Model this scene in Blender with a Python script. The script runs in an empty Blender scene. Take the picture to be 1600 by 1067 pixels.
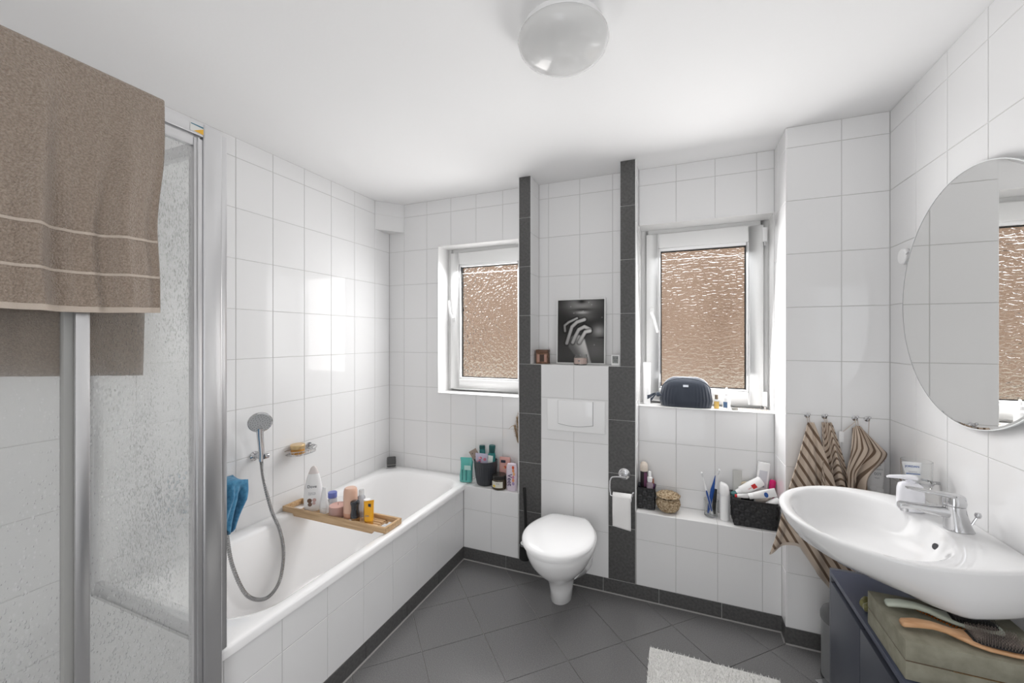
import bpy, bmesh, math, random
from mathutils import Vector, Matrix
random.seed(7)
scene = bpy.context.scene
col = scene.collection
pi = math.pi

# ------------------------------------------------------------------ camera, world, light, exposure
cam = bpy.data.objects.new('camera', bpy.data.cameras.new('camera'))
col.objects.link(cam)
cam.location = (0, 0, 1.443)
cam.rotation_euler = (pi / 2, 0, 0.3866)
cam.data.sensor_width = 36.0
cam.data.lens = 36.0 * 637.55 / 1600
cam.data.shift_y = -(533.5 - 527.8) / 1600
cam.data.clip_start = 0.02
scene.camera = cam

world = bpy.data.worlds.new('sky'); scene.world = world
world.use_nodes = True
wn = world.node_tree.nodes
wn['Background'].inputs[0].default_value = (0.93, 0.96, 1.0, 1)
wn['Background'].inputs[1].default_value = 1.6

def area(name, loc, rot, sx, sy, power, color=(1, 1, 1)):
    l = bpy.data.lights.new(name, 'AREA'); l.shape = 'RECTANGLE'
    l.size, l.size_y, l.energy, l.color = sx, sy, power, color
    o = bpy.data.objects.new(name, l); col.objects.link(o)
    o.location, o.rotation_euler = loc, rot
    o.visible_camera = False
    return o
# daylight entering by the two windows (in the window openings), plus an added fill light at the unseen doorway
TILT = 0.25
P2 = 12.5
L1 = area('window_daylight_one', (-1.2525, 2.545, 1.5585), (-pi / 2 + TILT, 0, 0), 0.44, 0.80, 4.6, (1.0, 0.992, 0.985))
L1.visible_glossy = False
L1b = area('window_glint_one', (-1.2525, 2.6500, 1.5585), (-pi / 2, 0, 0), 0.44, 0.80, 3.0, (1.0, 0.992, 0.985))
L2 = area('window_daylight_two', (0.1290, 2.545, 1.558), (-pi / 2 + TILT, 0, 0), 0.44, 0.80, P2, (1.0, 0.992, 0.985))
L2.visible_glossy = False
# sky part of the daylight, falling in steeply through the top of each window
for nm, x, w in (('window_sky_one', -1.2525, 3.0), ('window_sky_two', 0.1290, 0.9)):
    a = area(nm, (x, 2.570, 1.97), (-pi / 2 + 1.0, 0, 0), 0.44, 0.20, w, (0.97, 0.985, 1.0)); a.visible_glossy = False
L3 = area('doorway_fill', (0.0, -1.02, 1.2), (pi / 2, 0, 0), 0.8, 1.9, 11.0, (1.0, 0.99, 0.98))  # added fill from behind the camera, to brighten surfaces facing the view
L3.visible_glossy = False

scene.view_settings.view_transform = 'Standard'
scene.view_settings.look = 'None'
scene.view_settings.gamma = 1.0
scene.view_settings.use_curve_mapping = False
scene.view_settings.exposure = 0.38
scene.cycles.max_bounces = 14
scene.cycles.diffuse_bounces = 8
scene.cycles.glossy_bounces = 6
scene.cycles.transmission_bounces = 10
scene.cycles.transparent_max_bounces = 16
scene.cycles.sample_clamp_indirect = 6.0
scene.cycles.use_denoising = True

# ------------------------------------------------------------------ materials
MATS = {}
def mat(name, color=(0.8, 0.8, 0.8), rough=0.5, metal=0.0, spec=0.5, trans=0.0, ior=1.45, coat=0.0, sheen=0.0,
        alpha=1.0, sss=0.0):
    if name in MATS: return MATS[name]
    m = bpy.data.materials.new(name); m.use_nodes = True
    p = m.node_tree.nodes['Principled BSDF']
    p.inputs['Base Color'].default_value = (*color, 1)
    p.inputs['Roughness'].default_value = rough
    p.inputs['Metallic'].default_value = metal
    p.inputs['Specular IOR Level'].default_value = spec
    p.inputs['Transmission Weight'].default_value = trans
    p.inputs['IOR'].default_value = ior
    p.inputs['Coat Weight'].default_value = coat
    p.inputs['Sheen Weight'].default_value = sheen
    p.inputs['Alpha'].default_value = alpha
    if sss:
        p.inputs['Subsurface Weight'].default_value = sss
        p.inputs['Subsurface Radius'].default_value = (0.01, 0.008, 0.006)
    MATS[name] = m
    return m
def nodes(m): return m.node_tree.nodes, m.node_tree.links, m.node_tree.nodes['Principled BSDF']
def noise_color(m, c1, c2, scale=20.0, detail=3.0, coord='Object', stretch=(1, 1, 1), lo=0.35, hi=0.65):
    n, l, p = nodes(m)
    tc = n.new('ShaderNodeTexCoord'); mp = n.new('ShaderNodeMapping'); mp.inputs['Scale'].default_value = stretch
    tx = n.new('ShaderNodeTexNoise'); tx.inputs['Scale'].default_value = scale; tx.inputs['Detail'].default_value = detail
    r = n.new('ShaderNodeValToRGB')
    r.color_ramp.elements[0].position = lo; r.color_ramp.elements[0].color = (*c1, 1)
    r.color_ramp.elements[1].position = hi; r.color_ramp.elements[1].color = (*c2, 1)
    l.new(tc.outputs[coord], mp.inputs[0]); l.new(mp.outputs[0], tx.inputs['Vector'])
    l.new(tx.outputs['Fac'], r.inputs[0]); l.new(r.outputs[0], p.inputs['Base Color'])
    return m
def noise_bump(m, scale=200.0, strength=0.3, dist=0.001, detail=2.0, coord='Object', stretch=(1, 1, 1), kind='noise'):
    n, l, p = nodes(m)
    tc = n.new('ShaderNodeTexCoord'); mp = n.new('ShaderNodeMapping'); mp.inputs['Scale'].default_value = stretch
    if kind == 'noise':
        tx = n.new('ShaderNodeTexNoise'); tx.inputs['Detail'].default_value = detail; out = tx.outputs['Fac']
    else:
        tx = n.new('ShaderNodeTexVoronoi'); tx.feature = 'F1'; out = tx.outputs['Distance']
    tx.inputs['Scale'].default_value = scale
    b = n.new('ShaderNodeBump'); b.inputs['Strength'].default_value = strength; b.inputs['Distance'].default_value = dist
    l.new(tc.outputs[coord], mp.inputs[0]); l.new(mp.outputs[0], tx.inputs['Vector'])
    l.new(out, b.inputs['Height']); l.new(b.outputs[0], p.inputs['Normal'])
    return m

M_plaster = noise_bump(mat('ceiling_plaster', (0.88, 0.877, 0.877), 0.75, spec=0.2), 60, 0.12, 0.002)
M_white_wall = mat('wall_plaster', (0.86, 0.86, 0.85), 0.7, spec=0.2)
M_grout = mat('grey_grout', (0.57, 0.565, 0.555), 0.9, spec=0.1)
M_tile = noise_bump(mat('white_glazed_tile', (0.79, 0.788, 0.79), 0.035, spec=0.5), 5.0, 0.03, 0.01, 1.0)
M_edge = mat('white_tile_edge', (0.80, 0.795, 0.79), 0.25)
M_floor = noise_bump(noise_color(mat('anthracite_floor_tile', (0.05, 0.05, 0.05), 0.27, spec=0.55),
                     (0.135, 0.133, 0.133), (0.205, 0.202, 0.202), 260, 5.0), 300, 0.08, 0.0006)
M_dark = noise_color(mat('anthracite_wall_tile', (0.06, 0.06, 0.06), 0.32, spec=0.5), (0.075, 0.074, 0.073), (0.110, 0.108, 0.107), 70, 6.0)
M_floor_grout = mat('floor_grout', (0.36, 0.345, 0.33), 0.9, spec=0.1)
M_silicone = mat('grey_silicone', (0.30, 0.29, 0.28), 0.5)
M_pvc = mat('white_window_pvc', (0.74, 0.74, 0.735), 0.28)
M_bead = mat('white_glazing_bead', (0.85, 0.85, 0.85), 0.25)
M_gasket = mat('black_gasket', (0.02, 0.02, 0.02), 0.6)
M_chrome = mat('chrome', (0.62, 0.62, 0.63), 0.07, metal=1.0)
M_alu = noise_bump(mat('brushed_aluminium', (0.74, 0.74, 0.75), 0.28, metal=0.9), 400, 0.05, 0.0005, stretch=(1, 1, 0.02))
M_ceramic = mat('white_ceramic', (0.78, 0.778, 0.78), 0.06, spec=0.55, coat=0.3)
M_enamel = mat('white_enamel', (0.90, 0.895, 0.895), 0.08, spec=0.5, coat=0.3)
M_black = mat('black_plastic', (0.012, 0.012, 0.012), 0.35)
M_white = mat('white_plastic', (0.86, 0.86, 0.86), 0.3)
M_gold = mat('brushed_gold', (0.72, 0.52, 0.28), 0.3, metal=0.9)
M_glass = mat('clear_glass', (0.97, 0.98, 0.98), 0.02, trans=1.0, ior=1.35)

# ------------------------------------------------------------------ mesh helpers
class B:
    def __init__(s): s.v = []; s.f = []; s.uv = None
    def add(s, vs, fs):
        o = len(s.v); s.v += [tuple(x) for x in vs]; s.f += [tuple(i + o for i in q) for q in fs]; return s
    def box(s, x0, x1, y0, y1, z0, z1):
        v = [(x, y, z) for z in (z0, z1) for y in (y0, y1) for x in (x0, x1)]
        return s.add(v, [(0, 2, 3, 1), (4, 5, 7, 6), (0, 1, 5, 4), (2, 6, 7, 3), (0, 4, 6, 2), (1, 3, 7, 5)])
    def cbox(s, c, d): return s.box(c[0]-d[0]/2, c[0]+d[0]/2, c[1]-d[1]/2, c[1]+d[1]/2, c[2]-d[2]/2, c[2]+d[2]/2)
    def loft(s, rings, cap0=True, cap1=True, close=True):
        n = len(rings[0]); vs = [p for r in rings for p in r]; fs = []
        m = n if close else n - 1
        for k in range(len(rings) - 1):
            for i in range(m):
                a = k*n+i; b = k*n+(i+1) % n
                fs.append((a, b, b+n, a+n))
        if cap0: fs.append(tuple(reversed(range(n))))
        if cap1: fs.append(tuple(range((len(rings)-1)*n, len(rings)*n)))
        return s.add(vs, fs)
    def lathe(s, prof, seg=28, c=(0, 0, 0), sx=1.0, sy=1.0, cap0=True, cap1=True):
        rings = [[(c[0]+r*sx*math.cos(2*pi*i/seg), c[1]+r*sy*math.sin(2*pi*i/seg), c[2]+z) for i in range(seg)] for r, z in prof]
        return s.loft(rings, cap0, cap1)
    def tube(s, path, r, seg=10, cap=True):
        P = [Vector(p) for p in path]; rings = []; up = None
        for i, p in enumerate(P):
            t = (P[min(i+1, len(P)-1)] - P[max(i-1, 0)])
            if t.length < 1e-9: t = Vector((0, 0, 1))
            t.normalize()
            if up is None:
                a = Vector((0, 0, 1)) if abs(t.z) < 0.9 else Vector((1, 0, 0)); up = (a - t*a.dot(t)).normalized()
            else:
                up = (up - t*up.dot(t)); up = up.normalized() if up.length > 1e-6 else t.orthogonal().normalized()
            w = t.cross(up); rr = r[i] if isinstance(r, (list, tuple)) else r
            rings.append([tuple(p + up*rr*math.cos(2*pi*k/seg) + w*rr*math.sin(2*pi*k/seg)) for k in range(seg)])
        return s.loft(rings, cap, cap)
    def prism(s, poly, z0, z1):
        return s.loft([[(x, y, z0) for x, y in poly], [(x, y, z1) for x, y in poly]])
    def xf(s, m):
        m = m if isinstance(m, Matrix) else Matrix(m)
        s.v = [tuple(m @ Vector(p)) for p in s.v]; return s
    def merge(s, o): return s.add(o.v, o.f)
    def mesh(s, name, bev=0.0, seg=2, smooth=35.0):
        me = bpy.data.meshes.new(name); me.from_pydata(s.v, [], s.f); me.validate(clean_customdata=False)
        bm = bmesh.new(); bm.from_mesh(me)
        bmesh.ops.remove_doubles(bm, verts=bm.verts, dist=1e-6)
        bmesh.ops.recalc_face_normals(bm, faces=bm.faces)
        if bev:
            es = [e for e in bm.edges if len(e.link_faces) == 2 and e.calc_face_angle(0) > 0.5]
            bmesh.ops.bevel(bm, geom=es, offset=bev, segments=seg, profile=0.5, affect='EDGES', clamp_overlap=True)
        bm.to_mesh(me); bm.free()
        if smooth:
            for p in me.polygons: p.use_smooth = True
            me.set_sharp_from_angle(angle=math.radians(smooth))
        return me
    def out(s, name, m, parent=None, bev=0.0, seg=2, smooth=35.0, loc=(0, 0, 0), rot=(0, 0, 0), mw=None):
        return link(name, s.mesh(name, bev, seg, smooth), m, parent, loc, rot, mw)
def link(name, me, m, parent=None, loc=(0, 0, 0), rot=(0, 0, 0), mw=None):
    o = bpy.data.objects.new(name, me); col.objects.link(o)
    if m is not None:
        if isinstance(m, (list, tuple)):
            if len(me.materials) == 0:
                for x in m: me.materials.append(x)
        elif len(me.materials) == 0: me.materials.append(m)
    o.location, o.rotation_euler = loc, rot
    if mw is not None: o.matrix_basis = mw
    if parent is not None: o.parent = parent
    return o
def tag(o, label, cat, group=None):
    o['label'] = label; o['category'] = cat
    if group: o['group'] = group
    return o
def thing(name, label, cat, loc=(0, 0, 0), rz=0.0, group=None, rot=None):
    o = bpy.data.objects.new(name, None); col.objects.link(o); o.empty_display_size = 0.05
    o.location = loc; o.rotation_euler = rot if rot else (0, 0, rz)
    return tag(o, label, cat, group)
def structure(o, label=None, cat=None):
    o['kind'] = 'structure'
    if label: o['label'] = label
    if cat: o['category'] = cat
    return o
def ring(cx, cy, z, ax, ay, n=2.0, seg=40, ayb=None):
    r = []
    for i in range(seg):
        t = 2*pi*i/seg; c, s = math.cos(t), math.sin(t)
        x = ax*math.copysign(abs(c)**(2/n), c); yy = ay if (s < 0 or ayb is None) else ayb
        r.append((cx+x, cy+yy*math.copysign(abs(s)**(2/n), s), z))
    return r
_txt = {}
def text_mesh(s, size, depth=0.0, bold=False, squeeze=1.0):
    cu = bpy.data.curves.new('lettering', 'FONT'); cu.body = s; cu.size = size; cu.align_x = 'CENTER'; cu.align_y = 'CENTER'
    cu.extrude = depth; cu.resolution_u = 3; cu.space_character = squeeze
    if bold: cu.offset = size*0.018
    o = bpy.data.objects.new('lettering', cu); col.objects.link(o)
    dg = bpy.context.evaluated_depsgraph_get()
    me = bpy.data.meshes.new_from_object(o.evaluated_get(dg), depsgraph=dg)
    bpy.data.objects.remove(o); bpy.data.curves.remove(cu)
    return me
def lettering(name, s, size, m, parent, origin, right, up, radius=None, bold=True, squeeze=1.0, depth=0.0002):
    """flat print: letters laid on a face (origin, right, up), or wrapped round a vertical axis when radius is given"""
    me = text_mesh(s, size, 0.0, bold, squeeze)
    R = Vector(right).normalized(); U = Vector(up).normalized(); N = R.cross(U); O = Vector(origin)
    for v in me.vertices:
        x, y = v.co.x, v.co.y
        if radius:
            a = x/radius
            v.co = O + R*(radius*math.sin(a)) + U*y + N*(radius*(math.cos(a)-1)+depth)
        else: v.co = O + R*x + U*y + N*depth
    me.update()
    return link(name, me, m, parent)
M_ink = mat('dark_ink', (0.03, 0.035, 0.06), 0.5)
M_ink_grey = mat('grey_ink', (0.25, 0.25, 0.27), 0.5)
M_ink_blue = mat('blue_ink', (0.03, 0.10, 0.35), 0.5)

# ------------------------------------------------------------------ tiles
_tile_cache = {}
def offset_poly(poly, d):
    n = len(poly); out = []
    ar = sum(poly[i][0]*poly[(i+1) % n][1]-poly[(i+1) % n][0]*poly[i][1] for i in range(n))
    sg = 1 if ar > 0 else -1
    for i in range(n):
        p0, p1, p2 = (Vector(poly[(i+k) % n]) for k in (-1, 0, 1))
        e1 = (p1-p0).normalized(); e2 = (p2-p1).normalized()
        n1 = Vector((-e1.y, e1.x))*sg; n2 = Vector((-e2.y, e2.x))*sg
        b = n1+n2; k = d/max(0.3, 1+n1.dot(n2)); q = p1+b*k
        out.append((q.x, q.y))
    return out
def tile_mesh(poly, th=0.006, bev=0.0011):
    key = tuple((round(x, 4), round(y, 4)) for x, y in poly)+(th,)
    if key in _tile_cache: return _tile_cache[key]
    n = len(poly); inner = offset_poly(poly, bev)
    v = [(x, y, -th) for x, y in poly]+[(x, y, -bev) for x, y in poly]+[(x, y, 0) for x, y in inner]
    f = []
    for k in (0, 1):
        for i in range(n): f.append((k*n+i, k*n+(i+1) % n, (k+1)*n+(i+1) % n, (k+1)*n+i))
    f.append(tuple(range(2*n, 3*n)))
    me = bpy.data.meshes.new('tile'); me.from_pydata(v, [], f)
    ar = sum(poly[i][0]*poly[(i+1) % n][1]-poly[(i+1) % n][0]*poly[i][1] for i in range(n))
    if ar < 0: me.flip_normals()
    _tile_cache[key] = me
    return me
PL = {'+x': ((0, 1, 0), (0, 0, 1), (1, 0, 0)), '-x': ((0, -1, 0), (0, 0, 1), (-1, 0, 0)),
      '-y': ((1, 0, 0), (0, 0, 1), (0, -1, 0)), '+y': ((-1, 0, 0), (0, 0, 1), (0, 1, 0)),
      '+z': ((1, 0, 0), (0, 1, 0), (0, 0, 1)), '-z': ((1, 0, 0), (0, -1, 0), (0, 0, -1))}
def tiles(parent, plane, pos, urange, vrange, ulines, vlines, m, holes=(), gap=0.0026, name='tile', th=0.006):
    U, V, N = (Vector(a) for a in PL[plane]); ax = [i for i in range(3) if abs(N[i]) > 0.5][0]
    us = sorted([u for u in ulines if urange[0]+0.012 < u < urange[1]-0.012]); us = [urange[0]]+us+[urange[1]]
    vs = sorted([v for v in vlines if vrange[0]+0.012 < v < vrange[1]-0.012]); vs = [vrange[0]]+vs+[vrange[1]]
    made = []
    for i in range(len(us)-1):
        for j in range(len(vs)-1):
            a0, a1, b0, b1 = us[i]+gap/2, us[i+1]-gap/2, vs[j]+gap/2, vs[j+1]-gap/2
            poly = [(a0, b0), (a1, b0), (a1, b1), (a0, b1)]; skip = False
            for (h0, h1, k0, k1) in holes:
                if h0 <= a0+1e-4 and h1 >= a1-1e-4 and k0 <= b0+1e-4 and k1 >= b1-1e-4: skip = True; break
                if h1 <= a0 or h0 >= a1 or k1 <= b0 or k0 >= b1: continue
                cu0, cu1, cv0, cv1 = h0 <= a0, h1 >= a1, k0 <= b0, k1 >= b1
                if cu0 and cu1:
                    if cv0: b0 = k1
                    else: b1 = k0
                    poly = [(a0, b0), (a1, b0), (a1, b1), (a0, b1)]
                elif cv0 and cv1:
                    if cu0: a0 = h1
                    else: a1 = h0
                    poly = [(a0, b0), (a1, b0), (a1, b1), (a0, b1)]
                elif cu1 and cv1: poly = [(a0, b0), (a1, b0), (a1, k0), (h0, k0), (h0, b1), (a0, b1)]
                elif cu0 and cv1: poly = [(a0, b0), (a1, b0), (a1, b1), (h1, b1), (h1, k0), (a0, k0)]
                elif cu1 and cv0: poly = [(a0, b0), (h0, b0), (h0, k1), (a1, k1), (a1, b1), (a0, b1)]
                elif cu0 and cv0: poly = [(h1, b0), (a1, b0), (a1, b1), (a0, b1), (a0, k1), (h1, k1)]
            if skip or a1-a0 < 0.004 or b1-b0 < 0.004: continue
            ca, cb = (a0+a1)/2, (b0+b1)/2
            lp = [(x-ca, y-cb) for x, y in poly]
            o3 = U*ca+V*cb; o3[ax] = pos
            mw = Matrix(((U[0], V[0], N[0], o3[0]), (U[1], V[1], N[1], o3[1]), (U[2], V[2], N[2], o3[2]), (0, 0, 0, 1)))
            made.append(link(name, tile_mesh(lp, th), m, parent, mw=mw))
    return made
def grid(a, step, lo, hi):
    k0 = math.floor((lo-a)/step); return [a+step*k for k in range(k0, int((hi-lo)/step)+k0+3)]
# ------------------------------------------------------------------ the room
XL, XR, YB, YF, YP, YN, ZC = -2.025, 0.857, 2.511, 2.349, 2.271, -1.10, 2.433
XT = -1.298                       # face of the tiled bath panel
BX0, BX1 = -0.914, -0.215         # the boxed-in cistern column
NX1 = 0.470                       # end of the niche beside the pillar
LZ, SZ = 0.481, 1.282             # ledges, cistern shelf
W1 = (-1.594, -0.914, 1.049, 2.100)
W2 = (-0.215, 0.470, 1.043, 2.105)
S = 0.0018                         # tile face stands this far in front of its bed
ZG = grid(2.336, 0.25, 0.0, 2.5)
zg_low = [0.08, 0.33]

floor = structure(B().box(XL-0.1, XR+0.1, YN-0.1, YB+0.1, -0.12, -0.003).out('floor', M_floor_grout, smooth=0),
                  'dark floor of diagonal anthracite tiles', 'floor')
def clip_poly(poly, x0, x1, y0, y1):
    def cl(P, f, inter):
        out = []
        for i in range(len(P)):
            a, b = P[i-1], P[i]
            if f(b):
                if not f(a): out.append(inter(a, b))
                out.append(b)
            elif f(a): out.append(inter(a, b))
        return out
    ix = lambda X: (lambda a, b: (X, a[1]+(b[1]-a[1])*(X-a[0])/(b[0]-a[0])))
    iy = lambda Y: (lambda a, b: (a[0]+(b[0]-a[0])*(Y-a[1])/(b[1]-a[1]), Y))
    for f, it in ((lambda p: p[0] >= x0, ix(x0)), (lambda p: p[0] <= x1, ix(x1)), (lambda p: p[1] >= y0, iy(y0)), (lambda p: p[1] <= y1, iy(y1))):
        if poly: poly = cl(poly, f, it)
    return poly
fa, fs = -0.7993, 0.2984
ci, si = math.cos(fa), math.sin(fa)
for i in range(-8, 16):
    for j in range(-14, 10):
        g = 0.0024
        P = []
        for (a, b) in ((i*fs+g/2, j*fs+g/2), ((i+1)*fs-g/2, j*fs+g/2), ((i+1)*fs-g/2, (j+1)*fs-g/2), (i*fs+g/2, (j+1)*fs-g/2)):
            P.append((-0.8724+a*ci-b*si, 2.2122+a*si+b*ci))
        full = all(XT-0.03 <= x <= XR and YN <= y <= YF+0.02 for x, y in P)
        if full:
            c = (sum(p[0] for p in P)/4, sum(p[1] for p in P)/4); h = fs/2-g/2
            link('tile', tile_mesh([(-h, -h), (h, -h), (h, h), (-h, h)]), M_floor, floor, mw=Matrix.Translation((c[0], c[1], 0)) @ Matrix.Rotation(fa, 4, 'Z'))
        else:
            Q = clip_poly(P, XT-0.03, XR, YN, YF+0.02)
            if len(Q) >= 3:
                Q2 = [q for k, q in enumerate(Q) if (Vector(q)-Vector(Q[k-1])).length > 0.003]
                if len(Q2) < 3: continue
                c = (sum(p[0] for p in Q2)/len(Q2), sum(p[1] for p in Q2)/len(Q2))
                if max((Vector(q)-Vector(c)).length for q in Q2) < 0.02: continue
                link('tile', tile_mesh([(x-c[0], y-c[1]) for x, y in Q2]), M_floor, floor, loc=(c[0], c[1], 0))

structure(B().box(XL-0.1, XR+0.1, YN-0.1, YB+0.3, ZC, ZC+0.12).out('ceiling', M_plaster, smooth=0), 'smooth white plastered ceiling', 'ceiling')

wl = structure(B().box(XL-0.15, XL-S, YN-0.1, YB+0.3, -0.1, ZC+0.1).out('wall_left', M_grout, smooth=0), 'white tiled wall along the bathtub and shower', 'wall')
tiles(wl, '+x', XL, (YN, YB), (0.0, ZC), grid(1.353, 0.2, YN, YB), ZG, M_tile)

# back wall bed with two window openings
b = B()
Y0, Y1 = YB+S, YB+0.32
xs = [XL-0.1, W1[0], W1[1], W2[0], W2[1], XR+0.1]
b.box(xs[0], xs[1], Y0, Y1, 0, ZC); b.box(xs[2], xs[3], Y0, Y1, 0, ZC); b.box(xs[4], xs[5], Y0, Y1, 0, ZC)
for W in (W1, W2): b.box(W[0], W[1], Y0, Y1, 0, W[2]); b.box(W[0], W[1], Y0, Y1, W[3], ZC)
wb = structure(b.out('wall_back', M_grout, smooth=0), 'white tiled back wall with two window openings', 'wall')
tiles(wb, '-y', YB, (XL, BX0), (0.40, ZC), grid(-1.89, 0.2, XL, BX0), ZG, M_tile, holes=[W1])
tiles(wb, '-y', YB, (-0.834, -0.301), (SZ, ZC), [-0.769, -0.567, -0.366], ZG, M_tile)
tiles(wb, '-y', YB, (BX1, NX1), (LZ, ZC), [-0.011, 0.189, 0.389], ZG, M_tile, holes=[(BX1-0.01, NX1+0.01, W2[2], W2[3])])

# boxed corner under the ceiling (diagonal)
b = B().prism([(XL, 2.352), (-1.888, YB), (XL, YB)], 2.226, ZC)
cb = structure(b.out('wall_corner', M_edge, smooth=0), 'small diagonal tiled boxing in the ceiling corner', 'wall')
d = Vector((-1.888-XL, YB-2.352, 0)); ln = d.length; U = d.normalized(); N = Vector((U.y, -U.x, 0))
for z0, z1 in ((2.226, 2.336), (2.336, ZC)):
    w, h = ln-0.004, z1-z0-0.003
    c = Vector((XL, 2.352, (z0+z1)/2))+U*ln/2+N*0.002
    mw = Matrix(((U.x, 0, N.x, c.x), (U.y, 0, N.y, c.y), (0, 1, 0, c.z), (0, 0, 0, 1)))
    link('tile', tile_mesh([(-w/2, -h/2), (w/2, -h/2), (w/2, h/2), (-w/2, h/2)]), M_tile, cb, mw=mw)

# cistern column: dark strips, white panel, shelf
b = B().box(BX0+S, BX1-S, YF+S, YB, 0, SZ-S)
b.box(BX0+S, -0.834-S, YF+S, YB, SZ-S, ZC).box(-0.301+S, BX1-S, YF+S, YB, SZ-S, ZC)
wt = structure(b.out('wall_cistern', M_grout, smooth=0), 'boxed cistern column with white panel and dark tile strips behind the toilet', 'wall')
DZ = [0.08, 0.38, 0.68, 0.98, 1.28, 1.58, 1.88, 2.18]
for x0, x1, z0, z1 in ((BX0+0.004, -0.766, 0.08, SZ), (BX0+0.004, -0.834, SZ, ZC), (-0.366, BX1-0.004, 0.08, SZ), (-0.301, BX1-0.004, SZ, ZC)):
    tiles(wt, '-y', YF, (x0, x1), (z0, z1), [], DZ, M_dark, gap=0.0018, name='dark_tile')
tiles(wt, '-y', YF, (-0.766, -0.366), (0.08, SZ), [-0.566], [0.336, 0.586, 0.836, 1.086], M_tile)
for pl, x, rng in (('-x', BX0, (LZ, ZC)), ('+x', BX1, (LZ, ZC)), ('+x', -0.834, (SZ, ZC)), ('-x', -0.301, (SZ, ZC))):
    tiles(wt, pl, x, (YF, YB) if pl == '+x' else (-YB, -YF), rng, [], ZG, M_tile, gap=0.002)
tiles(wt, '+z', SZ, (-0.834, -0.301), (YF, YB), [-0.567], [], M_edge, gap=0.002)

# ledges
for nm, lab, x0, x1, ul in (('wall_ledge_one', 'low white tiled ledge between bathtub and dark strip', XT, BX0, [-1.10]),
                            ('wall_ledge_two', 'low white tiled ledge under the bag window', BX1, NX1, [-0.011, 0.189, 0.389])):
    w = structure(B().box(x0, x1, YF+S, YB, 0, LZ-S).out(nm, M_grout, smooth=0), lab, 'wall')
    tiles(w, '-y', YF, (x0, x1), (0.08, LZ), ul, [0.33], M_tile)
    tiles(w, '+z', LZ, (x0, x1), (YF, YB), ul, [], M_edge, gap=0.0022)

# pillar and right wall
wp = structure(B().box(NX1+S, XR+0.1, YP+S, YB+0.3, 0, ZC).out('wall_pillar', M_grout, smooth=0), 'white tiled pillar carrying the towel hooks', 'wall')
tiles(wp, '-y', YP, (NX1+0.004, XR), (0.08, ZC), [0.685], ZG, M_tile)
tiles(wp, '-x', NX1, (-YB, -YP), (0.08, ZC), [-2.43], ZG, M_tile, gap=0.002)
wr = structure(B().box(XR+S, XR+0.15, YN-0.1, YB, -0.1, ZC+0.1).out('wall_right', M_grout, smooth=0), 'white tiled wall behind mirror and washbasin', 'wall')
tiles(wr, '-x', XR, (-YP, -YN), (0.0, ZC), [-y for y in grid(2.064, 0.2, YN, YP)], ZG, M_tile)

# near wall with doorway (behind the camera)
b = B().box(XL-0.1, -0.45, YN-0.12, YN, 0, ZC).box(0.45, XR+0.1, YN-0.12, YN, 0, ZC).box(-0.45, 0.45, YN-0.12, YN, 2.1, ZC)
structure(b.out('wall_near', M_white_wall, smooth=0), 'plain white wall with the doorway', 'wall')
dr = structure(bpy.data.objects.new('door_1', None), 'white door frame with the door swung open', 'door'); col.objects.link(dr)
B().box(-0.45, -0.39, YN-0.14, YN+0.02, 0, 2.1).box(0.39, 0.45, YN-0.14, YN+0.02, 0, 2.1).box(-0.45, 0.45, YN-0.14, YN+0.02, 2.04, 2.1).out('frame', M_white, dr, bev=0.004)
B().box(0.35, 0.39, YN-0.95, YN-0.14, 0.01, 2.04).out('door_panel', M_white, dr, bev=0.003)
B().tube([(0.35, YN-0.88, 1.05), (0.29, YN-0.88, 1.05), (0.29, YN-0.76, 1.05)], 0.009).out('handle', M_chrome, dr)

# tiled bath panel
wtp = structure(B().box(XT-0.018, XT-S, 0.811, YF, 0, 0.452).out('wall_bath_panel', M_grout, smooth=0), 'white tiled panel along the side of the bathtub', 'wall')
tiles(wtp, '+x', XT, (0.811, YF), (0.08, 0.458), grid(1.032, 0.2021, 0.8, YF), [0.33], M_tile)

# dark skirting tiles, with a pale silicone joint
def skirt(name, lab, plane, pos, rng, lines):
    o = structure(bpy.data.objects.new(name, None), lab, 'baseboard'); col.objects.link(o)
    tiles(o, plane, pos, rng, (0.002, 0.08), lines, [], M_dark, gap=0.002, name='skirting_tile', th=0.012)
    a = 0.005
    if plane == '-y': bb = B().prism([(0, 0), (-a, 0), (0, a)], rng[0], rng[1]).xf(Matrix(((0, 0, 1, 0), (1, 0, 0, pos), (0, 1, 0, 0), (0, 0, 0, 1))))
    else:
        sg = 1 if plane == '+x' else -1
        r = rng if plane == '+x' else (-rng[1], -rng[0])
        bb = B().prism([(0, 0), (sg*a, 0), (0, a)], r[0], r[1]).xf(Matrix(((1, 0, 0, pos), (0, 0, 1, 0), (0, 1, 0, 0), (0, 0, 0, 1))))
    bb.out('silicone_joint', M_silicone, o, smooth=0)
    return o
skirt('baseboard_back', 'dark tile skirting along the ledges and cistern column', '-y', YF-0.002, (XT, NX1+0.003), [-0.9976, -0.697, -0.395, -0.096, 0.2077])
skirt('baseboard_bath', 'dark tile skirting along the bath panel', '+x', XT+0.002, (0.811, YF), grid(1.447, 0.3, 0.8, YF))
skirt('baseboard_pillar', 'dark tile skirting along the pillar foot', '-y', YP-0.002, (NX1, XR), [0.77])
skirt('baseboard_step', 'short dark skirting tile at the pillar corner', '-x', NX1-0.002, (-YF, -YP), [])

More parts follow.
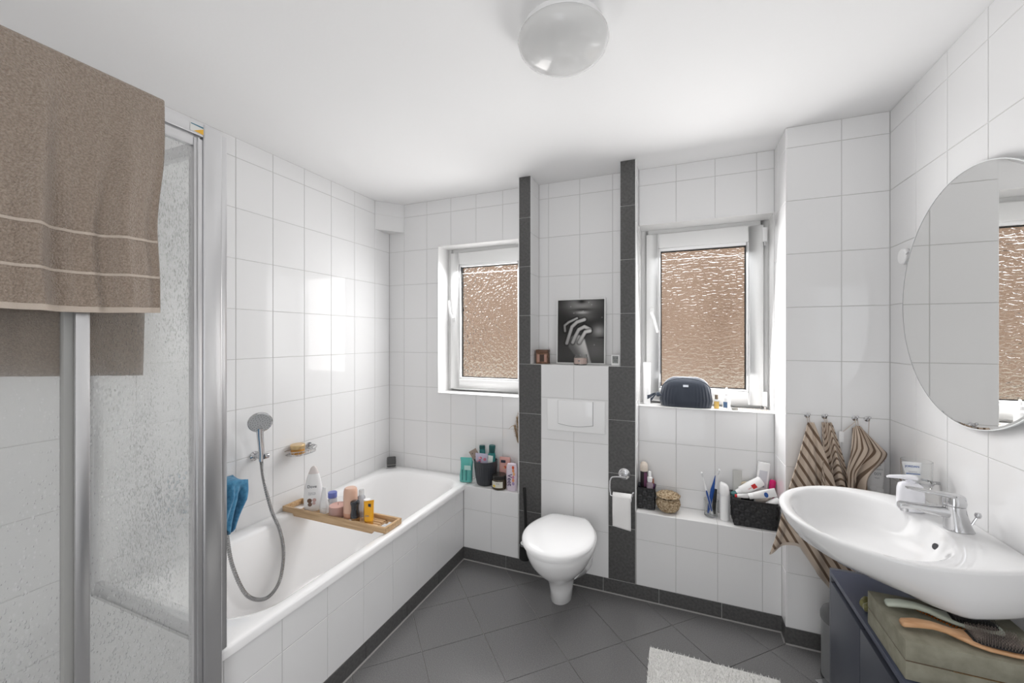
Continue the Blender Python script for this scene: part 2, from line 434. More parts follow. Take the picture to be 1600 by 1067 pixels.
# ------------------------------------------------------------------ windows
def pane_material(name, scale, c):
    m = bpy.data.materials.new(name); m.use_nodes = True
    n, l, p = nodes(m)
    p.inputs['Base Color'].default_value = (*c, 1); p.inputs['Transmission Weight'].default_value = 1.0
    p.inputs['Roughness'].default_value = 0.03; p.inputs['IOR'].default_value = 1.30
    tc = n.new('ShaderNodeTexCoord'); mp = n.new('ShaderNodeMapping'); mp.inputs['Scale'].default_value = scale
    nz = n.new('ShaderNodeTexNoise'); nz.inputs['Scale'].default_value = 1.2; nz.inputs['Detail'].default_value = 2
    ad = n.new('ShaderNodeMixRGB'); ad.blend_type = 'ADD'; ad.inputs[0].default_value = 0.45
    vo = n.new('ShaderNodeTexVoronoi'); vo.feature = 'F1'; vo.inputs['Scale'].default_value = 1.0
    vo.inputs['Randomness'].default_value = 0.9
    bp = n.new('ShaderNodeBump'); bp.inputs['Strength'].default_value = 0.9; bp.inputs['Distance'].default_value = 0.011
    l.new(tc.outputs['Object'], mp.inputs[0]); l.new(mp.outputs[0], nz.inputs['Vector'])
    l.new(mp.outputs[0], ad.inputs[1]); l.new(nz.outputs['Color'], ad.inputs[2]); l.new(ad.outputs[0], vo.inputs['Vector'])
    l.new(vo.outputs['Distance'], bp.inputs['Height']); l.new(bp.outputs[0], p.inputs['Normal'])
    return m
M_pane1 = pane_material('hammered_glass_round_cells', (50, 50, 50), (1.0, 0.96, 0.92))
M_pane2 = pane_material('hammered_glass_wavy_cells', (31, 31, 64), (1.0, 0.96, 0.92))
def frame_ring(b, o, i, y0, y1):
    (a0, a1, c0, c1), (e0, e1, g0, g1) = o, i
    b.box(a0, e0, y0, y1, c0, c1); b.box(e1, a1, y0, y1, c0, c1); b.box(e0, e1, y0, y1, c0, g0); b.box(e0, e1, y0, y1, g1, c1)
    return b
def window(name, lab, W, mp, YW=2.635):
    w = structure(bpy.data.objects.new(name, None), lab, 'window'); col.objects.link(w)
    x0, x1, z0, z1 = W; e = 0.006
    B().box(x0, x1, YB-0.012, YW+0.07, z0, z0+0.004).out('sill', M_edge, w, bev=0.0015)
    B().box(x0, x1, YB-0.004, YW+0.07, z1-0.004, z1).out('reveal_top', M_edge, w, smooth=0)
    B().box(x0+0.0004, x0+0.003, YB-0.004, YW+0.07, z0, z1).out('reveal_side', M_edge, w, smooth=0)
    B().box(x1-0.003, x1-0.0004, YB+0.001, YW+0.07, z0, z1).out('reveal_side', M_edge, w, smooth=0)
    o = (x0+0.002, x1-0.002, z0, z1)
    so = (x0+0.034, x1-0.030, z0+0.020, z1-0.032)
    si_ = (x0+0.105, x1-0.101, z0+0.094, z1-0.121)
    pn = (x0+0.117, x1-0.114, z0+0.106, z1-0.138)
    frame_ring(B(), o, (x0+0.045, x1-0.04, z0+0.03, z1-0.045), YW+0.012, YW+0.07).out('frame', M_pvc, w, bev=0.003)
    frame_ring(B(), so, si_, YW-0.012, YW+0.045).out('sash', M_pvc, w, bev=0.006)
    frame_ring(B(), si_, pn, YW-0.006, YW+0.025).out('glazing_bead', M_bead, w, bev=0.003)
    g = 0.005
    frame_ring(B(), pn, (pn[0]+g, pn[1]-g, pn[2]+g, pn[3]-g), YW+0.012, YW+0.03).out('gasket', M_gasket, w, smooth=0)
    pb = B().box(pn[0]+0.002, pn[1]-0.002, YW+0.018, YW+0.024, pn[2]+0.002, pn[3]-0.002)
    pb.out('pane', mp, w, smooth=0)
    hx, hz = x0+0.068, (z0+z1)/2+0.02
    B().box(hx-0.013, hx+0.013, YW-0.020, YW-0.012, hz-0.035, hz+0.035).out('handle_rose', M_pvc, w, bev=0.004)
    if name == 'window_1': pth = [(hx, YW-0.02, hz), (hx, YW-0.05, hz), (hx-0.012, YW-0.055, hz+0.03), (hx-0.022, YW-0.055, hz+0.12)]
    else: pth = [(hx, YW-0.02, hz), (hx, YW-0.05, hz), (hx+0.012, YW-0.055, hz-0.03), (hx+0.035, YW-0.055, hz-0.12)]
    B().tube(pth, [0.009, 0.010, 0.009, 0.008], 10).out('handle', M_bead, w)
    for zz in (z1-0.09, z0+0.06):
        B().box(x1-0.036, x1-0.014, YW-0.022, YW+0.012, zz-0.04, zz+0.04).out('hinge', M_white, w, bev=0.003)
        B().lathe([(0.005, -0.012), (0.005, 0.012)], 10, (x1-0.026, YW-0.024, zz-0.052)).out('hinge_pin', M_chrome, w)
    return w
window('window_1', 'white framed window with textured glass above the bathtub ledge', W1, M_pane1)
window('window_2', 'white framed window with textured glass above the cosmetic bag', W2, M_pane2)

# outside: the neighbouring house across the yard
M_fac = noise_color(mat('brown_render', (0.3, 0.18, 0.11), 0.9, spec=0.1), (0.20, 0.135, 0.095), (0.34, 0.25, 0.19), 0.9, 5.0)
M_pale = noise_color(mat('pale_plinth', (0.5, 0.45, 0.38), 0.9, spec=0.1), (0.36, 0.31, 0.25), (0.50, 0.45, 0.38), 0.9, 3.0)
nh = thing('neighbouring_house', 'brown rendered house wall across the yard behind the windows', 'house', (0, 8.5, -3.0))
B().box(-9, 9, 0, 0.5, 3.6, 7.0).out('wall', M_fac, nh, smooth=0)
B().box(-9, 9, -0.1, 0.5, 0, 3.6).out('plinth', M_pale, nh, smooth=0)
structure(B().box(-12, 12, 2.9, 8.9, -3.1, -3.0).out('ground_yard', mat('yard_paving', (0.4, 0.37, 0.33), 0.9), smooth=0), 'paved yard outside the windows', 'ground')
# ------------------------------------------------------------------ bathtub
def rrect(x0, x1, y0, y1, r, z, seg=8):
    pts = []
    for cx, cy, a0 in ((x1-r, y0+r, -pi/2), (x1-r, y1-r, 0), (x0+r, y1-r, pi/2), (x0+r, y0+r, pi)):
        for k in range(seg+1):
            a = a0+pi/2*k/seg; pts.append((cx+r*math.cos(a), cy+r*math.sin(a), z))
    return pts
TX0, TX1, TY0, TY1, TZ = XL+0.002, -1.287, 0.812, YB-0.002, 0.489
tub = thing('bathtub', 'white enamel built-in bathtub under the wall shower', 'bathtub', (0, 0, 0))
rg = [rrect(TX0, TX1, TY0, TY1, 0.012, 0.456), rrect(TX0, TX1, TY0, TY1, 0.014, 0.478),
      rrect(TX0+0.002, TX1-0.003, TY0+0.002, TY1-0.002, 0.014, 0.486), rrect(TX0+0.008, TX1-0.009, TY0+0.008, TY1-0.008, 0.014, TZ),
      rrect(TX0+0.07, TX1-0.042, TY0+0.085, TY1-0.085, 0.16, TZ-0.001), rrect(TX0+0.082, TX1-0.052, TY0+0.098, TY1-0.10, 0.165, TZ-0.006),
      rrect(TX0+0.090, TX1-0.060, TY0+0.115, TY1-0.115, 0.165, TZ-0.03), rrect(TX0+0.115, TX1-0.085, TY0+0.17, TY1-0.22, 0.17, 0.30),
      rrect(TX0+0.135, TX1-0.105, TY0+0.21, TY1-0.33, 0.17, 0.16), rrect(TX0+0.165, TX1-0.135, TY0+0.25, TY1-0.42, 0.16, 0.105),
      rrect(TX0+0.22, TX1-0.19, TY0+0.32, TY1-0.50, 0.14, 0.09)]
me = B().loft(rg, cap0=False, cap1=True).mesh('body', smooth=50)
body = link('body', me, M_enamel, tub)
B().lathe([(0.026, 0), (0.026, 0.004), (0.02, 0.006)], 20, (-1.66, 1.23, 0.0905)).out('drain', M_chrome, tub)
B().lathe([(0.03, 0), (0.03, 0.008), (0.022, 0.012)], 20).out('overflow', M_chrome, tub, mw=Matrix.Translation((-1.66, 0.958, 0.40)) @ Matrix.Rotation(-1.35, 4, 'X'))

# ------------------------------------------------------------------ shower cabin beside the tub
XS = -1.262
sh = thing('shower_enclosure', 'aluminium framed shower cabin with wet sliding glass doors', 'shower', (0, 0, 0))
M_wet = bpy.data.materials.new('wet_shower_glass'); M_wet.use_nodes = True
def wet_glass(m):
    n, l, p = nodes(m); out = [x for x in n if x.type == 'OUTPUT_MATERIAL'][0]
    tc = n.new('ShaderNodeTexCoord'); mp = n.new('ShaderNodeMapping'); mp.inputs['Scale'].default_value = (135, 135, 72)
    vo = n.new('ShaderNodeTexVoronoi'); vo.inputs['Scale'].default_value = 1.0
    mp2 = n.new('ShaderNodeMapping'); mp2.inputs['Scale'].default_value = (4, 9, 2.5)
    nz = n.new('ShaderNodeTexNoise'); nz.inputs['Scale'].default_value = 1.0; nz.inputs['Detail'].default_value = 3
    l.new(tc.outputs['Object'], mp.inputs[0]); l.new(mp.outputs[0], vo.inputs['Vector'])
    l.new(tc.outputs['Object'], mp2.inputs[0]); l.new(mp2.outputs[0], nz.inputs['Vector'])
    th = n.new('ShaderNodeMapRange'); th.inputs['From Min'].default_value = 0.42; th.inputs['From Max'].default_value = 0.66
    th.inputs['To Min'].default_value = 0.22; th.inputs['To Max'].default_value = 0.48
    l.new(nz.outputs['Fac'], th.inputs['Value'])
    sub = n.new('ShaderNodeMath'); sub.operation = 'SUBTRACT'; l.new(th.outputs[0], sub.inputs[0]); l.new(vo.outputs['Distance'], sub.inputs[1])
    drop = n.new('ShaderNodeMapRange'); drop.inputs['From Min'].default_value = 0.0; drop.inputs['From Max'].default_value = 0.12
    l.new(sub.outputs[0], drop.inputs['Value'])
    bp = n.new('ShaderNodeBump'); bp.inputs['Strength'].default_value = 1.0; bp.inputs['Distance'].default_value = 0.012
    l.new(drop.outputs[0], bp.inputs['Height'])
    tr = n.new('ShaderNodeBsdfTransparent'); tr.inputs[0].default_value = (0.965, 0.97, 0.967, 1)
    rf = n.new('ShaderNodeBsdfRefraction'); rf.inputs['IOR'].default_value = 1.22; rf.inputs['Roughness'].default_value = 0.05
    rf.inputs['Color'].default_value = (0.9, 0.91, 0.91, 1)
    l.new(bp.outputs[0], rf.inputs['Normal'])
    gl = n.new('ShaderNodeBsdfGlossy'); gl.inputs['Roughness'].default_value = 0.08; l.new(bp.outputs[0], gl.inputs['Normal'])
    df = n.new('ShaderNodeBsdfTranslucent'); df.inputs['Color'].default_value = (0.9, 0.9, 0.9, 1)
    m1 = n.new('ShaderNodeMixShader'); m1.inputs[0].default_value = 0.20; l.new(tr.outputs[0], m1.inputs[1]); l.new(df.outputs[0], m1.inputs[2])
    m2 = n.new('ShaderNodeMixShader')
    mul = n.new('ShaderNodeMath'); mul.operation = 'MULTIPLY'; mul.inputs[1].default_value = 0.62; l.new(drop.outputs[0], mul.inputs[0])
    l.new(mul.outputs[0], m2.inputs[0]); l.new(m1.outputs[0], m2.inputs[1]); l.new(rf.outputs[0], m2.inputs[2])
    lw = n.new('ShaderNodeLayerWeight'); lw.inputs['Blend'].default_value = 0.5
    pw = n.new('ShaderNodeMath'); pw.operation = 'POWER'; pw.inputs[1].default_value = 4.0; l.new(lw.outputs['Facing'], pw.inputs[0])
    fr = n.new('ShaderNodeMath'); fr.operation = 'MULTIPLY_ADD'; fr.inputs[1].default_value = 0.4; fr.inputs[2].default_value = 0.02; l.new(pw.outputs[0], fr.inputs[0])
    m3 = n.new('ShaderNodeMixShader'); l.new(fr.outputs[0], m3.inputs[0]); l.new(m2.outputs[0], m3.inputs[1]); l.new(gl.outputs[0], m3.inputs[2])
    l.new(m3.outputs[0], out.inputs['Surface'])
wet_glass(M_wet)
ZT = 2.059
# corner post next to the tub, its grooves, wall profile on the tub rim
B().box(XS-0.045, XS, 0.752, 0.805, 0.06, ZT).out('corner_post', M_alu, sh, bev=0.006, seg=3)
B().box(XS-0.03, XS-0.004, 0.7285, 0.752, 0.10, 2.012).out('door_stop', M_alu, sh, bev=0.003)
B().box(XS-0.022, XS+0.002, 0.735, 0.741, 0.10, 2.012).out('door_seal', M_alu, sh, bev=0.002)
B().box(XS-0.04, XS, -0.10, 0.752, 2.018, ZT).out('top_rail', M_alu, sh, bev=0.004)
B().box(XS-0.04, XS, -0.10, 0.752, 0.06, 0.10).out('bottom_rail', M_alu, sh, bev=0.004)
B().box(XS-0.024, XS-0.006, 0.505, 0.7285, 1.987, 2.014).out('door_top_frame', M_alu, sh, bev=0.002)
B().box(XS-0.012, XS-0.002, 0.483, 0.509, 0.10, 2.014).out('door_stile', M_alu, sh, bev=0.003)
B().box(XS-0.034, XS-0.014, 0.468, 0.486, 0.10, 2.014).out('fixed_stile', mat('grey_seal', (0.35, 0.35, 0.34), 0.5), sh, bev=0.003)
B().box(XS-0.017, XS-0.012, 0.500, 0.735, 0.10, 1.99).out('pane', M_wet, sh, smooth=0)
B().box(XS-0.030, XS-0.025, -0.09, 0.475, 0.10, 2.014).out('pane', M_wet, sh, smooth=0)
# side screen standing on the tub rim
B().box(XL+0.02, XS-0.045, 0.815, 0.840, 2.025, ZT+0.005).out('side_top_rail', M_alu, sh, bev=0.003)
B().box(XL+0.02, XS-0.045, 0.815, 0.840, TZ+0.001, 0.535).out('side_bottom_rail', M_alu, sh, bev=0.003)
B().box(XL+0.001, XL+0.025, 0.813, 0.842, TZ+0.001, ZT+0.005).out('wall_profile', M_alu, sh, bev=0.003)
B().box(XS-0.047, XS-0.025, 0.8055, 0.834, TZ+0.001, ZT).out('side_stile', M_alu, sh, bev=0.003)
B().box(XL+0.024, XS-0.046, 0.825, 0.830, 0.53, 2.03).out('pane', M_wet, sh, smooth=0)
B().box(XL+0.002, XS-0.046, 0.808, 0.8105, 0.02, TZ).out('splash_panel', M_white, sh, smooth=0)
B().loft([rrect(XL+0.002, XS+0.004, -0.11, 0.806, 0.02, 0.0), rrect(XL+0.002, XS+0.004, -0.11, 0.806, 0.02, 0.058), rrect(XL+0.05, XS-0.06, -0.05, 0.75, 0.06, 0.058), rrect(XL+0.09, XS-0.10, -0.01, 0.71, 0.08, 0.03)]).out('shower_tray', M_enamel, sh, smooth=30)
# little triangular sticker on the rail
st = B().box(XS+0.0003, XS+0.001, 0.716, 0.751, 2.024, 2.046).out('sticker', mat('sticker_grey', (0.66, 0.66, 0.64), 0.4), sh, smooth=0)
B().prism([(0.725, 2.026), (0.750, 2.024), (0.750, 2.040)], 0, 0.0004).xf(Matrix(((0, 0, 1, XS+0.0011), (1, 0, 0, 0), (0, 1, 0, 0), (0, 0, 0, 1)))).out('orange_print', mat('orange_print', (0.75, 0.42, 0.05), 0.4), st, smooth=0)
B().prism([(0.718, 2.043), (0.750, 2.0415), (0.750, 2.0455), (0.718, 2.0455)], 0, 0.0004).xf(Matrix(((0, 0, 1, XS+0.0011), (1, 0, 0, 0), (0, 1, 0, 0), (0, 0, 0, 1)))).out('blue_print', mat('blue_print', (0.05, 0.18, 0.25), 0.4), st, smooth=0)

# ------------------------------------------------------------------ brown towel over the rail
def sheet(fn, nu, nv, th=None, uvf=None):
    """grid surface fn(u,v)->(x,y,z); thickness th along fn normals"""
    P = [[Vector(fn(i/nu, j/nv)) for i in range(nu+1)] for j in range(nv+1)]
    def nrm(i, j):
        a = P[j][min(i+1, nu)]-P[j][max(i-1, 0)]; b = P[min(j+1, nv)][i]-P[max(j-1, 0)][i]
        n = a.cross(b); return n.normalized() if n.length > 1e-12 else Vector((0, 0, 1))
    me_v = [P[j][i] for j in range(nv+1) for i in range(nu+1)]; W = nu+1
    F = [(j*W+i, j*W+i+1, (j+1)*W+i+1, (j+1)*W+i) for j in range(nv) for i in range(nu)]
    uv = [(i/nu, j/nv) for j in range(nv+1) for i in range(nu+1)]
    if uvf: uv = [uvf(u, v) for u, v in uv]
    n0 = len(me_v)
    if th:
        me_v = me_v+[P[j][i]-nrm(i, j)*th for j in range(nv+1) for i in range(nu+1)]; uv = uv+uv
        F += [tuple(reversed([k+n0 for k in q])) for q in F]
        bd = [i for i in range(W)]+[j*W+nu for j in range(1, nv+1)]+[nv*W+i for i in range(nu-1, -1, -1)]+[j*W for j in range(nv-1, 0, -1)]
        for k in range(len(bd)):
            a, c = bd[k], bd[(k+1) % len(bd)]; F.append((c, a, a+n0, c+n0))
    me = bpy.data.meshes.new('sheet'); me.from_pydata([tuple(v) for v in me_v], [], F)
    ul = me.uv_layers.new(name='UVMap')
    for lp in me.loops: ul.data[lp.index].uv = uv[lp.vertex_index]
    for p in me.polygons: p.use_smooth = True
    return me
def hash_n(x, y=0.0):
    return math.sin(x*12.9898+y*78.233)*0.5
def wob(x, seeds):
    return sum(a*math.sin(f*x+p) for a, f, p in seeds)
M_terry = noise_bump(noise_color(mat('brown_terry', (0.30, 0.235, 0.185), 0.95, spec=0.1, sheen=0.4), (0.27, 0.21, 0.165), (0.40, 0.325, 0.265), 260, 4.0), 330, 1.0, 0.006, 3.0)
M_terry_hem = noise_bump(mat('pale_woven_hem', (0.50, 0.43, 0.37), 0.9, spec=0.1), 300, 0.6, 0.002)
tw = thing('bath_towel', 'large brown terry bath towel hung over the shower rail', 'towel', (0, 0, 0))
TYN, TYF = 0.03, 0.650
def towel_fn(u, v, out=0.0):
    # u: along rail, v: 0 front hem -> 1 back hem
    y = TYF+(TYN-TYF)*u
    La, Lb, R = 0.556, 0.70, 0.028
    tot = La+pi*R+Lb; s_ = v*tot
    skew = 0.012*math.sin(u*5)
    fold = wob(y*10, ((0.5, 2.1, 0.4), (0.35, 4.3, 1.9), (0.3, 7.7, 0.3), (0.18, 13.1, 2.0)))
    if s_ < La:
        h = La-s_; k = min(1.0, h/0.35)
        z = ZT+0.004-h; x = XS+0.010+0.024*k*fold+0.026*k
        y2 = y-0.026*k*(1-u)
        x += 0.004*math.sin(h*21+y*17)*k
        if u < 0.05: x -= 0.0
        return (x+out, y2+0.004*math.sin(h*13), z-skew*k*0.6)
    if s_ < La+pi*R:
        a = (s_-La)/R
        return (XS-0.018+R*math.cos(a)*0.99+out*math.cos(a), y, ZT+0.004+R*math.sin(a)*0.45+out*math.sin(a))
    h = s_-La-pi*R; k = min(1.0, h/0.4)
    tilt = 0.03*(1-u)*h
    return (XS-0.052-0.014*k-0.010*k*fold-out, y-0.02*h, ZT+0.004-h+0.045*k*(u-0.0)-0.02*k)
link('fabric', sheet(lambda u, v: towel_fn(u, v), 110, 150, -0.006), M_terry, tw)
def band(v0, v1):
    return sheet(lambda u, v: towel_fn(u, v0+(v1-v0)*v, 0.0012), 90, 2, None)
TOT = 0.556+pi*0.028+0.70
for a, c in ((0.0, 0.013), (0.086, 0.092), (0.176, 0.182)):
    link('woven_band', band(a/TOT, c/TOT), M_terry_hem, tw)

# ------------------------------------------------------------------ shower set on the left wall
SY, SZ0 = 1.447, 0.835
hs = thing('hand_shower', 'chrome hand shower resting in its wall bracket above the tub', 'shower head', (XL, SY, SZ0))
B().lathe([(0.0, 0), (0.024, 0.0), (0.024, 0.006), (0.015, 0.014), (0.0, 0.014)], 24).xf(Matrix.Rotation(pi/2, 4, 'Y')).out('bracket_rose', M_chrome, hs)
B().tube([(0.01, 0, 0), (0.055, 0.004, 0.0)], [0.012, 0.015], 16).out('bracket_arm', M_chrome, hs)
B().lathe([(0.0, -0.006), (0.014, -0.006), (0.015, 0.0), (0.014, 0.016), (0.0, 0.018)], 20).xf(Matrix.Translation((0.058, 0.016, 0)) @ Matrix.Rotation(-pi/2, 4, 'X')).out('bracket_knob', M_chrome, hs)
hp = [(0.052, 0.0, -0.022), (0.055, 0.0, 0.02), (0.060, -0.008, 0.08), (0.070, -0.019, 0.125), (0.082, -0.028, 0.16)]
B().tube(hp, [0.0105, 0.013, 0.0145, 0.016, 0.018], 16).out('grip', M_chrome, hs)
ax_ = Vector((0.78, -0.50, -0.30)).normalized(); q = Vector((0, 0, 1)).rotation_difference(ax_).to_matrix().to_4x4()
hm = Matrix.Translation((0.090, -0.033, 0.188)) @ q
hd = B().lathe([(0.0, -0.020), (0.025, -0.019), (0.046, -0.010), (0.054, 0.0), (0.055, 0.006), (0.053, 0.009), (0.0, 0.009)], 36).out('head', M_chrome, hs, mw=hm, smooth=60)
M_spray = mat('grey_spray_face', (0.52, 0.53, 0.54), 0.35)
B().lathe([(0.0, 0.0), (0.050, 0.0), (0.049, 0.0035), (0.0, 0.004)], 36, (0, 0, 0.008)).out('spray_face', M_spray, hd)
nb = B()
for rr, nn in ((0.012, 6), (0.022, 10), (0.032, 16), (0.042, 22)):
    for k in range(nn):
        a = 2*pi*k/nn+rr*40; nb.lathe([(0.0017, 0), (0.0012, 0.002)], 6, (rr*math.cos(a), rr*math.sin(a), 0.0118))
nz_ = nb.out('nozzles', mat('dark_nozzle', (0.12, 0.12, 0.125), 0.5), hd, smooth=0); nz_['kind'] = 'stuff'
# hose: from the grip down in a loop to the mixer tap
def bez(P, n):
    out = []
    for i in range(len(P)-1):
        p0 = Vector(P[max(i-1, 0)]); p1 = Vector(P[i]); p2 = Vector(P[i+1]); p3 = Vector(P[min(i+2, len(P)-1)])
        for k in range(n):
            t = k/n
            out.append(0.5*((2*p1)+(-p0+p2)*t+(2*p0-5*p1+4*p2-p3)*t*t+(-p0+3*p1-3*p2+p3)*t**3))
    out.append(Vector(P[-1])); return out
hx_ = XL+0.12
HP = [(XL+0.054, SY, SZ0-0.02), (XL+0.06, 1.455, 0.72), (XL+0.085, 1.478, 0.56), (hx_, 1.502, 0.44), (hx_+0.02, 1.505, 0.32), (hx_+0.05, 1.455, 0.215), (hx_+0.06, 1.375, 0.185),
      (hx_+0.05, 1.29, 0.25), (hx_+0.02, 1.245, 0.40), (hx_, 1.232, 0.55), (hx_-0.01, 1.228, 0.66)]
pth = bez(HP, 30); R_ = []
for i in range(len(pth)): R_.append(0.0092 if i % 2 else 0.0072)
M_hose = mat('ribbed_steel_hose', (0.36, 0.36, 0.36), 0.25, metal=1.0)
hose = B().tube(pth, R_, 12).out('shower_hose', M_hose, None, smooth=10)
tag(hose, 'ribbed steel shower hose looping down into the tub', 'hose')
# mixer tap behind the shower post (the cloth hangs on it)
tp_ = thing('bath_mixer_tap', 'chrome bath mixer tap on the wall under the blue cloth', 'tap', (XL, 1.20, 0.70))
B().tube([(0.06, -0.09, 0), (0.06, 0.09, 0)], 0.024, 20).out('body', M_chrome, tp_)
for s_ in (-0.075, 0.075):
    B().tube([(0.001, s_, 0), (0.012, s_, 0)], 0.032, 20).tube([(0.012, s_, 0), (0.06, s_, 0)], 0.014, 14).out('wall_union', M_chrome, tp_)
B().tube([(0.06, -0.03, -0.01), (0.085, -0.08, -0.02), (0.115, -0.13, -0.05)], [0.014, 0.013, 0.012], 14).out('spout', M_chrome, tp_)
B().tube([(0.06, -0.05, 0.02), (0.07, -0.075, 0.045), (0.09, -0.13, 0.055)], [0.02, 0.012, 0.009], 14).out('lever', M_chrome, tp_)
# blue cloth
M_blue = noise_bump(noise_color(mat('blue_cloth', (0.05, 0.2, 0.36), 0.95, spec=0.1, sheen=0.3), (0.045, 0.17, 0.30), (0.085, 0.27, 0.44), 70, 5.0), 500, 0.9, 0.002)
def cloth_fn(u, v):
    # draped over the tap; u along y (towards the window), v from back hem over the top to front hem
    y = 1.165+0.150*u+0.012*math.sin(v*5)
    f = 0.016*math.sin(u*13+0.8)+0.009*math.sin(u*27+v*3)
    if v < 0.30:
        h = (0.30-v)/0.30; return (XL+0.020+0.004*f*h*10, y, 0.775-0.17*h)
    if v < 0.45:
        a = (v-0.30)/0.15*pi; return (XL+0.075-0.055*math.cos(a), y, 0.775+0.014*math.sin(a)+0.10*f*math.sin(a)-0.08*max(0, u-0.6)*math.sin(a))
    h = (v-0.45)/0.55; k = min(1, h*3)
    return (XL+0.130+f*k*1.3, y+0.01*k-0.05*h*u, 0.775-0.205*h-0.03*h*math.sin(u*9+1)-0.10*max(0, u-0.6)*(1-h))
cl = link('cleaning_cloth', sheet(cloth_fn, 44, 60, 0.0035), M_blue); tag(cl, 'blue microfibre cloth draped over the bath tap beside shower post', 'cloth')
# wire soap basket with the gold jar
M_wire = mat('chrome_wire', (0.7, 0.7, 0.7), 0.15, metal=1.0)
sb = thing('wire_soap_basket', 'chrome wire soap basket on the wall above the tub', 'soap dish', (XL, 1.70, 0.79))
for zz, e in ((0.0, 0.0), (0.022, 0.008)):
    P = [(0.004, -0.075-e, zz), (0.05, -0.085-e, zz), (0.085+e, -0.05, zz), (0.09+e, 0.0, zz), (0.085+e, 0.05, zz), (0.05, 0.085+e, zz), (0.004, 0.075+e, zz), (0.004, -0.075-e, zz)]
    B().tube(bez(P, 5), 0.0019, 6).out('wire_rim', M_wire, sb)
for k in range(9):
    yy = -0.072+0.018*k; xx = 0.09*math.sqrt(max(0.05, 1-(yy/0.1)**2))
    B().tube([(0.004, yy, 0), (xx, yy, 0.0), (xx+0.006, yy, 0.022)], 0.0015, 6).out('wire', M_wire, sb)
B().lathe([(0.0, 0), (0.017, 0), (0.017, 0.008), (0, 0.01)], 18).xf(Matrix.Translation((0, 0.082, 0.02)) @ Matrix.Rotation(pi/2, 4, 'Y')).out('wall_rose', M_chrome, sb)
B().tube([(0.01, 0.082, 0.02), (0.035, 0.10, 0.018), (0.02, 0.082, 0.004)], 0.005, 10).out('bracket', M_chrome, sb)
gj = thing('cosmetic_jar', 'amber jar with a gold lid in the wire soap basket', 'jar', (XL+0.048, 1.668, 0.7935))
B().lathe([(0.0, 0.0), (0.031, 0.0), (0.036, 0.004), (0.036, 0.026), (0.033, 0.030), (0, 0.030)], 28).out('jar_body', mat('amber_plastic', (0.52, 0.25, 0.05), 0.2, coat=0.4), gj)
B().lathe([(0.0, 0.030), (0.037, 0.030), (0.038, 0.033), (0.038, 0.050), (0.036, 0.053), (0, 0.053)], 28).out('lid', M_gold, gj)
# grey sponge in a wire holder in the far corner of the tub rim
sp = thing('sponge_holder', 'wire holder with a grey sponge in the tub corner', 'sponge', (XL+0.075, YB-0.07, TZ), rz=0.67)
B().box(-0.032, 0.032, -0.014, 0.014, 0.008, 0.080).out('sponge', noise_bump(mat('grey_sponge', (0.14, 0.14, 0.14), 0.95, spec=0.1), 500, 1.0, 0.003, kind='voronoi'), sp, bev=0.008, seg=3)
for s_ in (-1, 1):
    B().tube([(s_*0.033, -0.02, 0.0), (s_*0.033, -0.02, 0.045), (s_*0.033, 0.02, 0.055), (s_*0.033, 0.02, 0.0)], 0.0018, 6).out('wire_side', M_wire, sp)
B().tube([(-0.033, -0.02, 0.028), (0.033, -0.02, 0.028)], 0.0018, 6).out('wire_front', M_wire, sp)
B().tube([(-0.033, -0.02, 0.004), (0.033, -0.02, 0.004), (0.033, 0.02, 0.004), (-0.033, 0.02, 0.004), (-0.033, -0.02, 0.004)], 0.0018, 6).out('wire_base', M_wire, sp)
# ------------------------------------------------------------------ bamboo bath tray
M_bamboo = noise_color(mat('bamboo', (0.55, 0.36, 0.19), 0.45), (0.47, 0.30, 0.16), (0.62, 0.43, 0.25), 9, 3.0, stretch=(0.7, 12, 12))
BT = thing('bath_tray', 'bamboo bath tray lying across the tub rims', 'tray', (-1.665, 1.665, TZ+0.0015))
tl, tw_ = 0.70, 0.125
for s_ in (-1, 1):
    y0, y1 = (-tw_/2, -tw_/2+0.012) if s_ < 0 else (tw_/2-0.012, tw_/2)
    P = [(-tl/2, 0.0), (-tl/2+0.075, 0.0), (-tl/2+0.085, -0.014), (tl/2-0.085, -0.014), (tl/2-0.075, 0.0), (tl/2, 0.0), (tl/2, 0.028), (-tl/2, 0.028)]
    B().prism(P, 0, y1-y0).xf(Matrix(((1, 0, 0, 0), (0, 0, -1, y1), (0, 1, 0, 0), (0, 0, 0, 1)))).out('long_rail', M_bamboo, BT, bev=0.0015)
    x0 = -tl/2 if s_ < 0 else tl/2-0.014
    B().box(x0, x0+0.014, -tw_/2+0.012, tw_/2-0.012, 0.0, 0.028).out('end_rail', M_bamboo, BT, bev=0.0015)
for k in range(5):
    yy = -tw_/2+0.022+0.0205*k
    B().box(-tl/2+0.085, tl/2-0.085, yy-0.007, yy+0.007, 0.004, 0.010).out('slat', M_bamboo, BT, bev=0.001)
for s_ in (-1, 1):
    B().box(s_*(tl/2-0.09)-0.008, s_*(tl/2-0.09)+0.008, -tw_/2+0.012, tw_/2-0.012, -0.003, 0.004).out('cross_bar', M_bamboo, BT, bev=0.001)
ZB = TZ+0.0015+0.0102
def bottle(name, lab, cat, loc, rz=0.0): return thing(name, lab, cat, (loc[0], loc[1], loc[2]), rz)
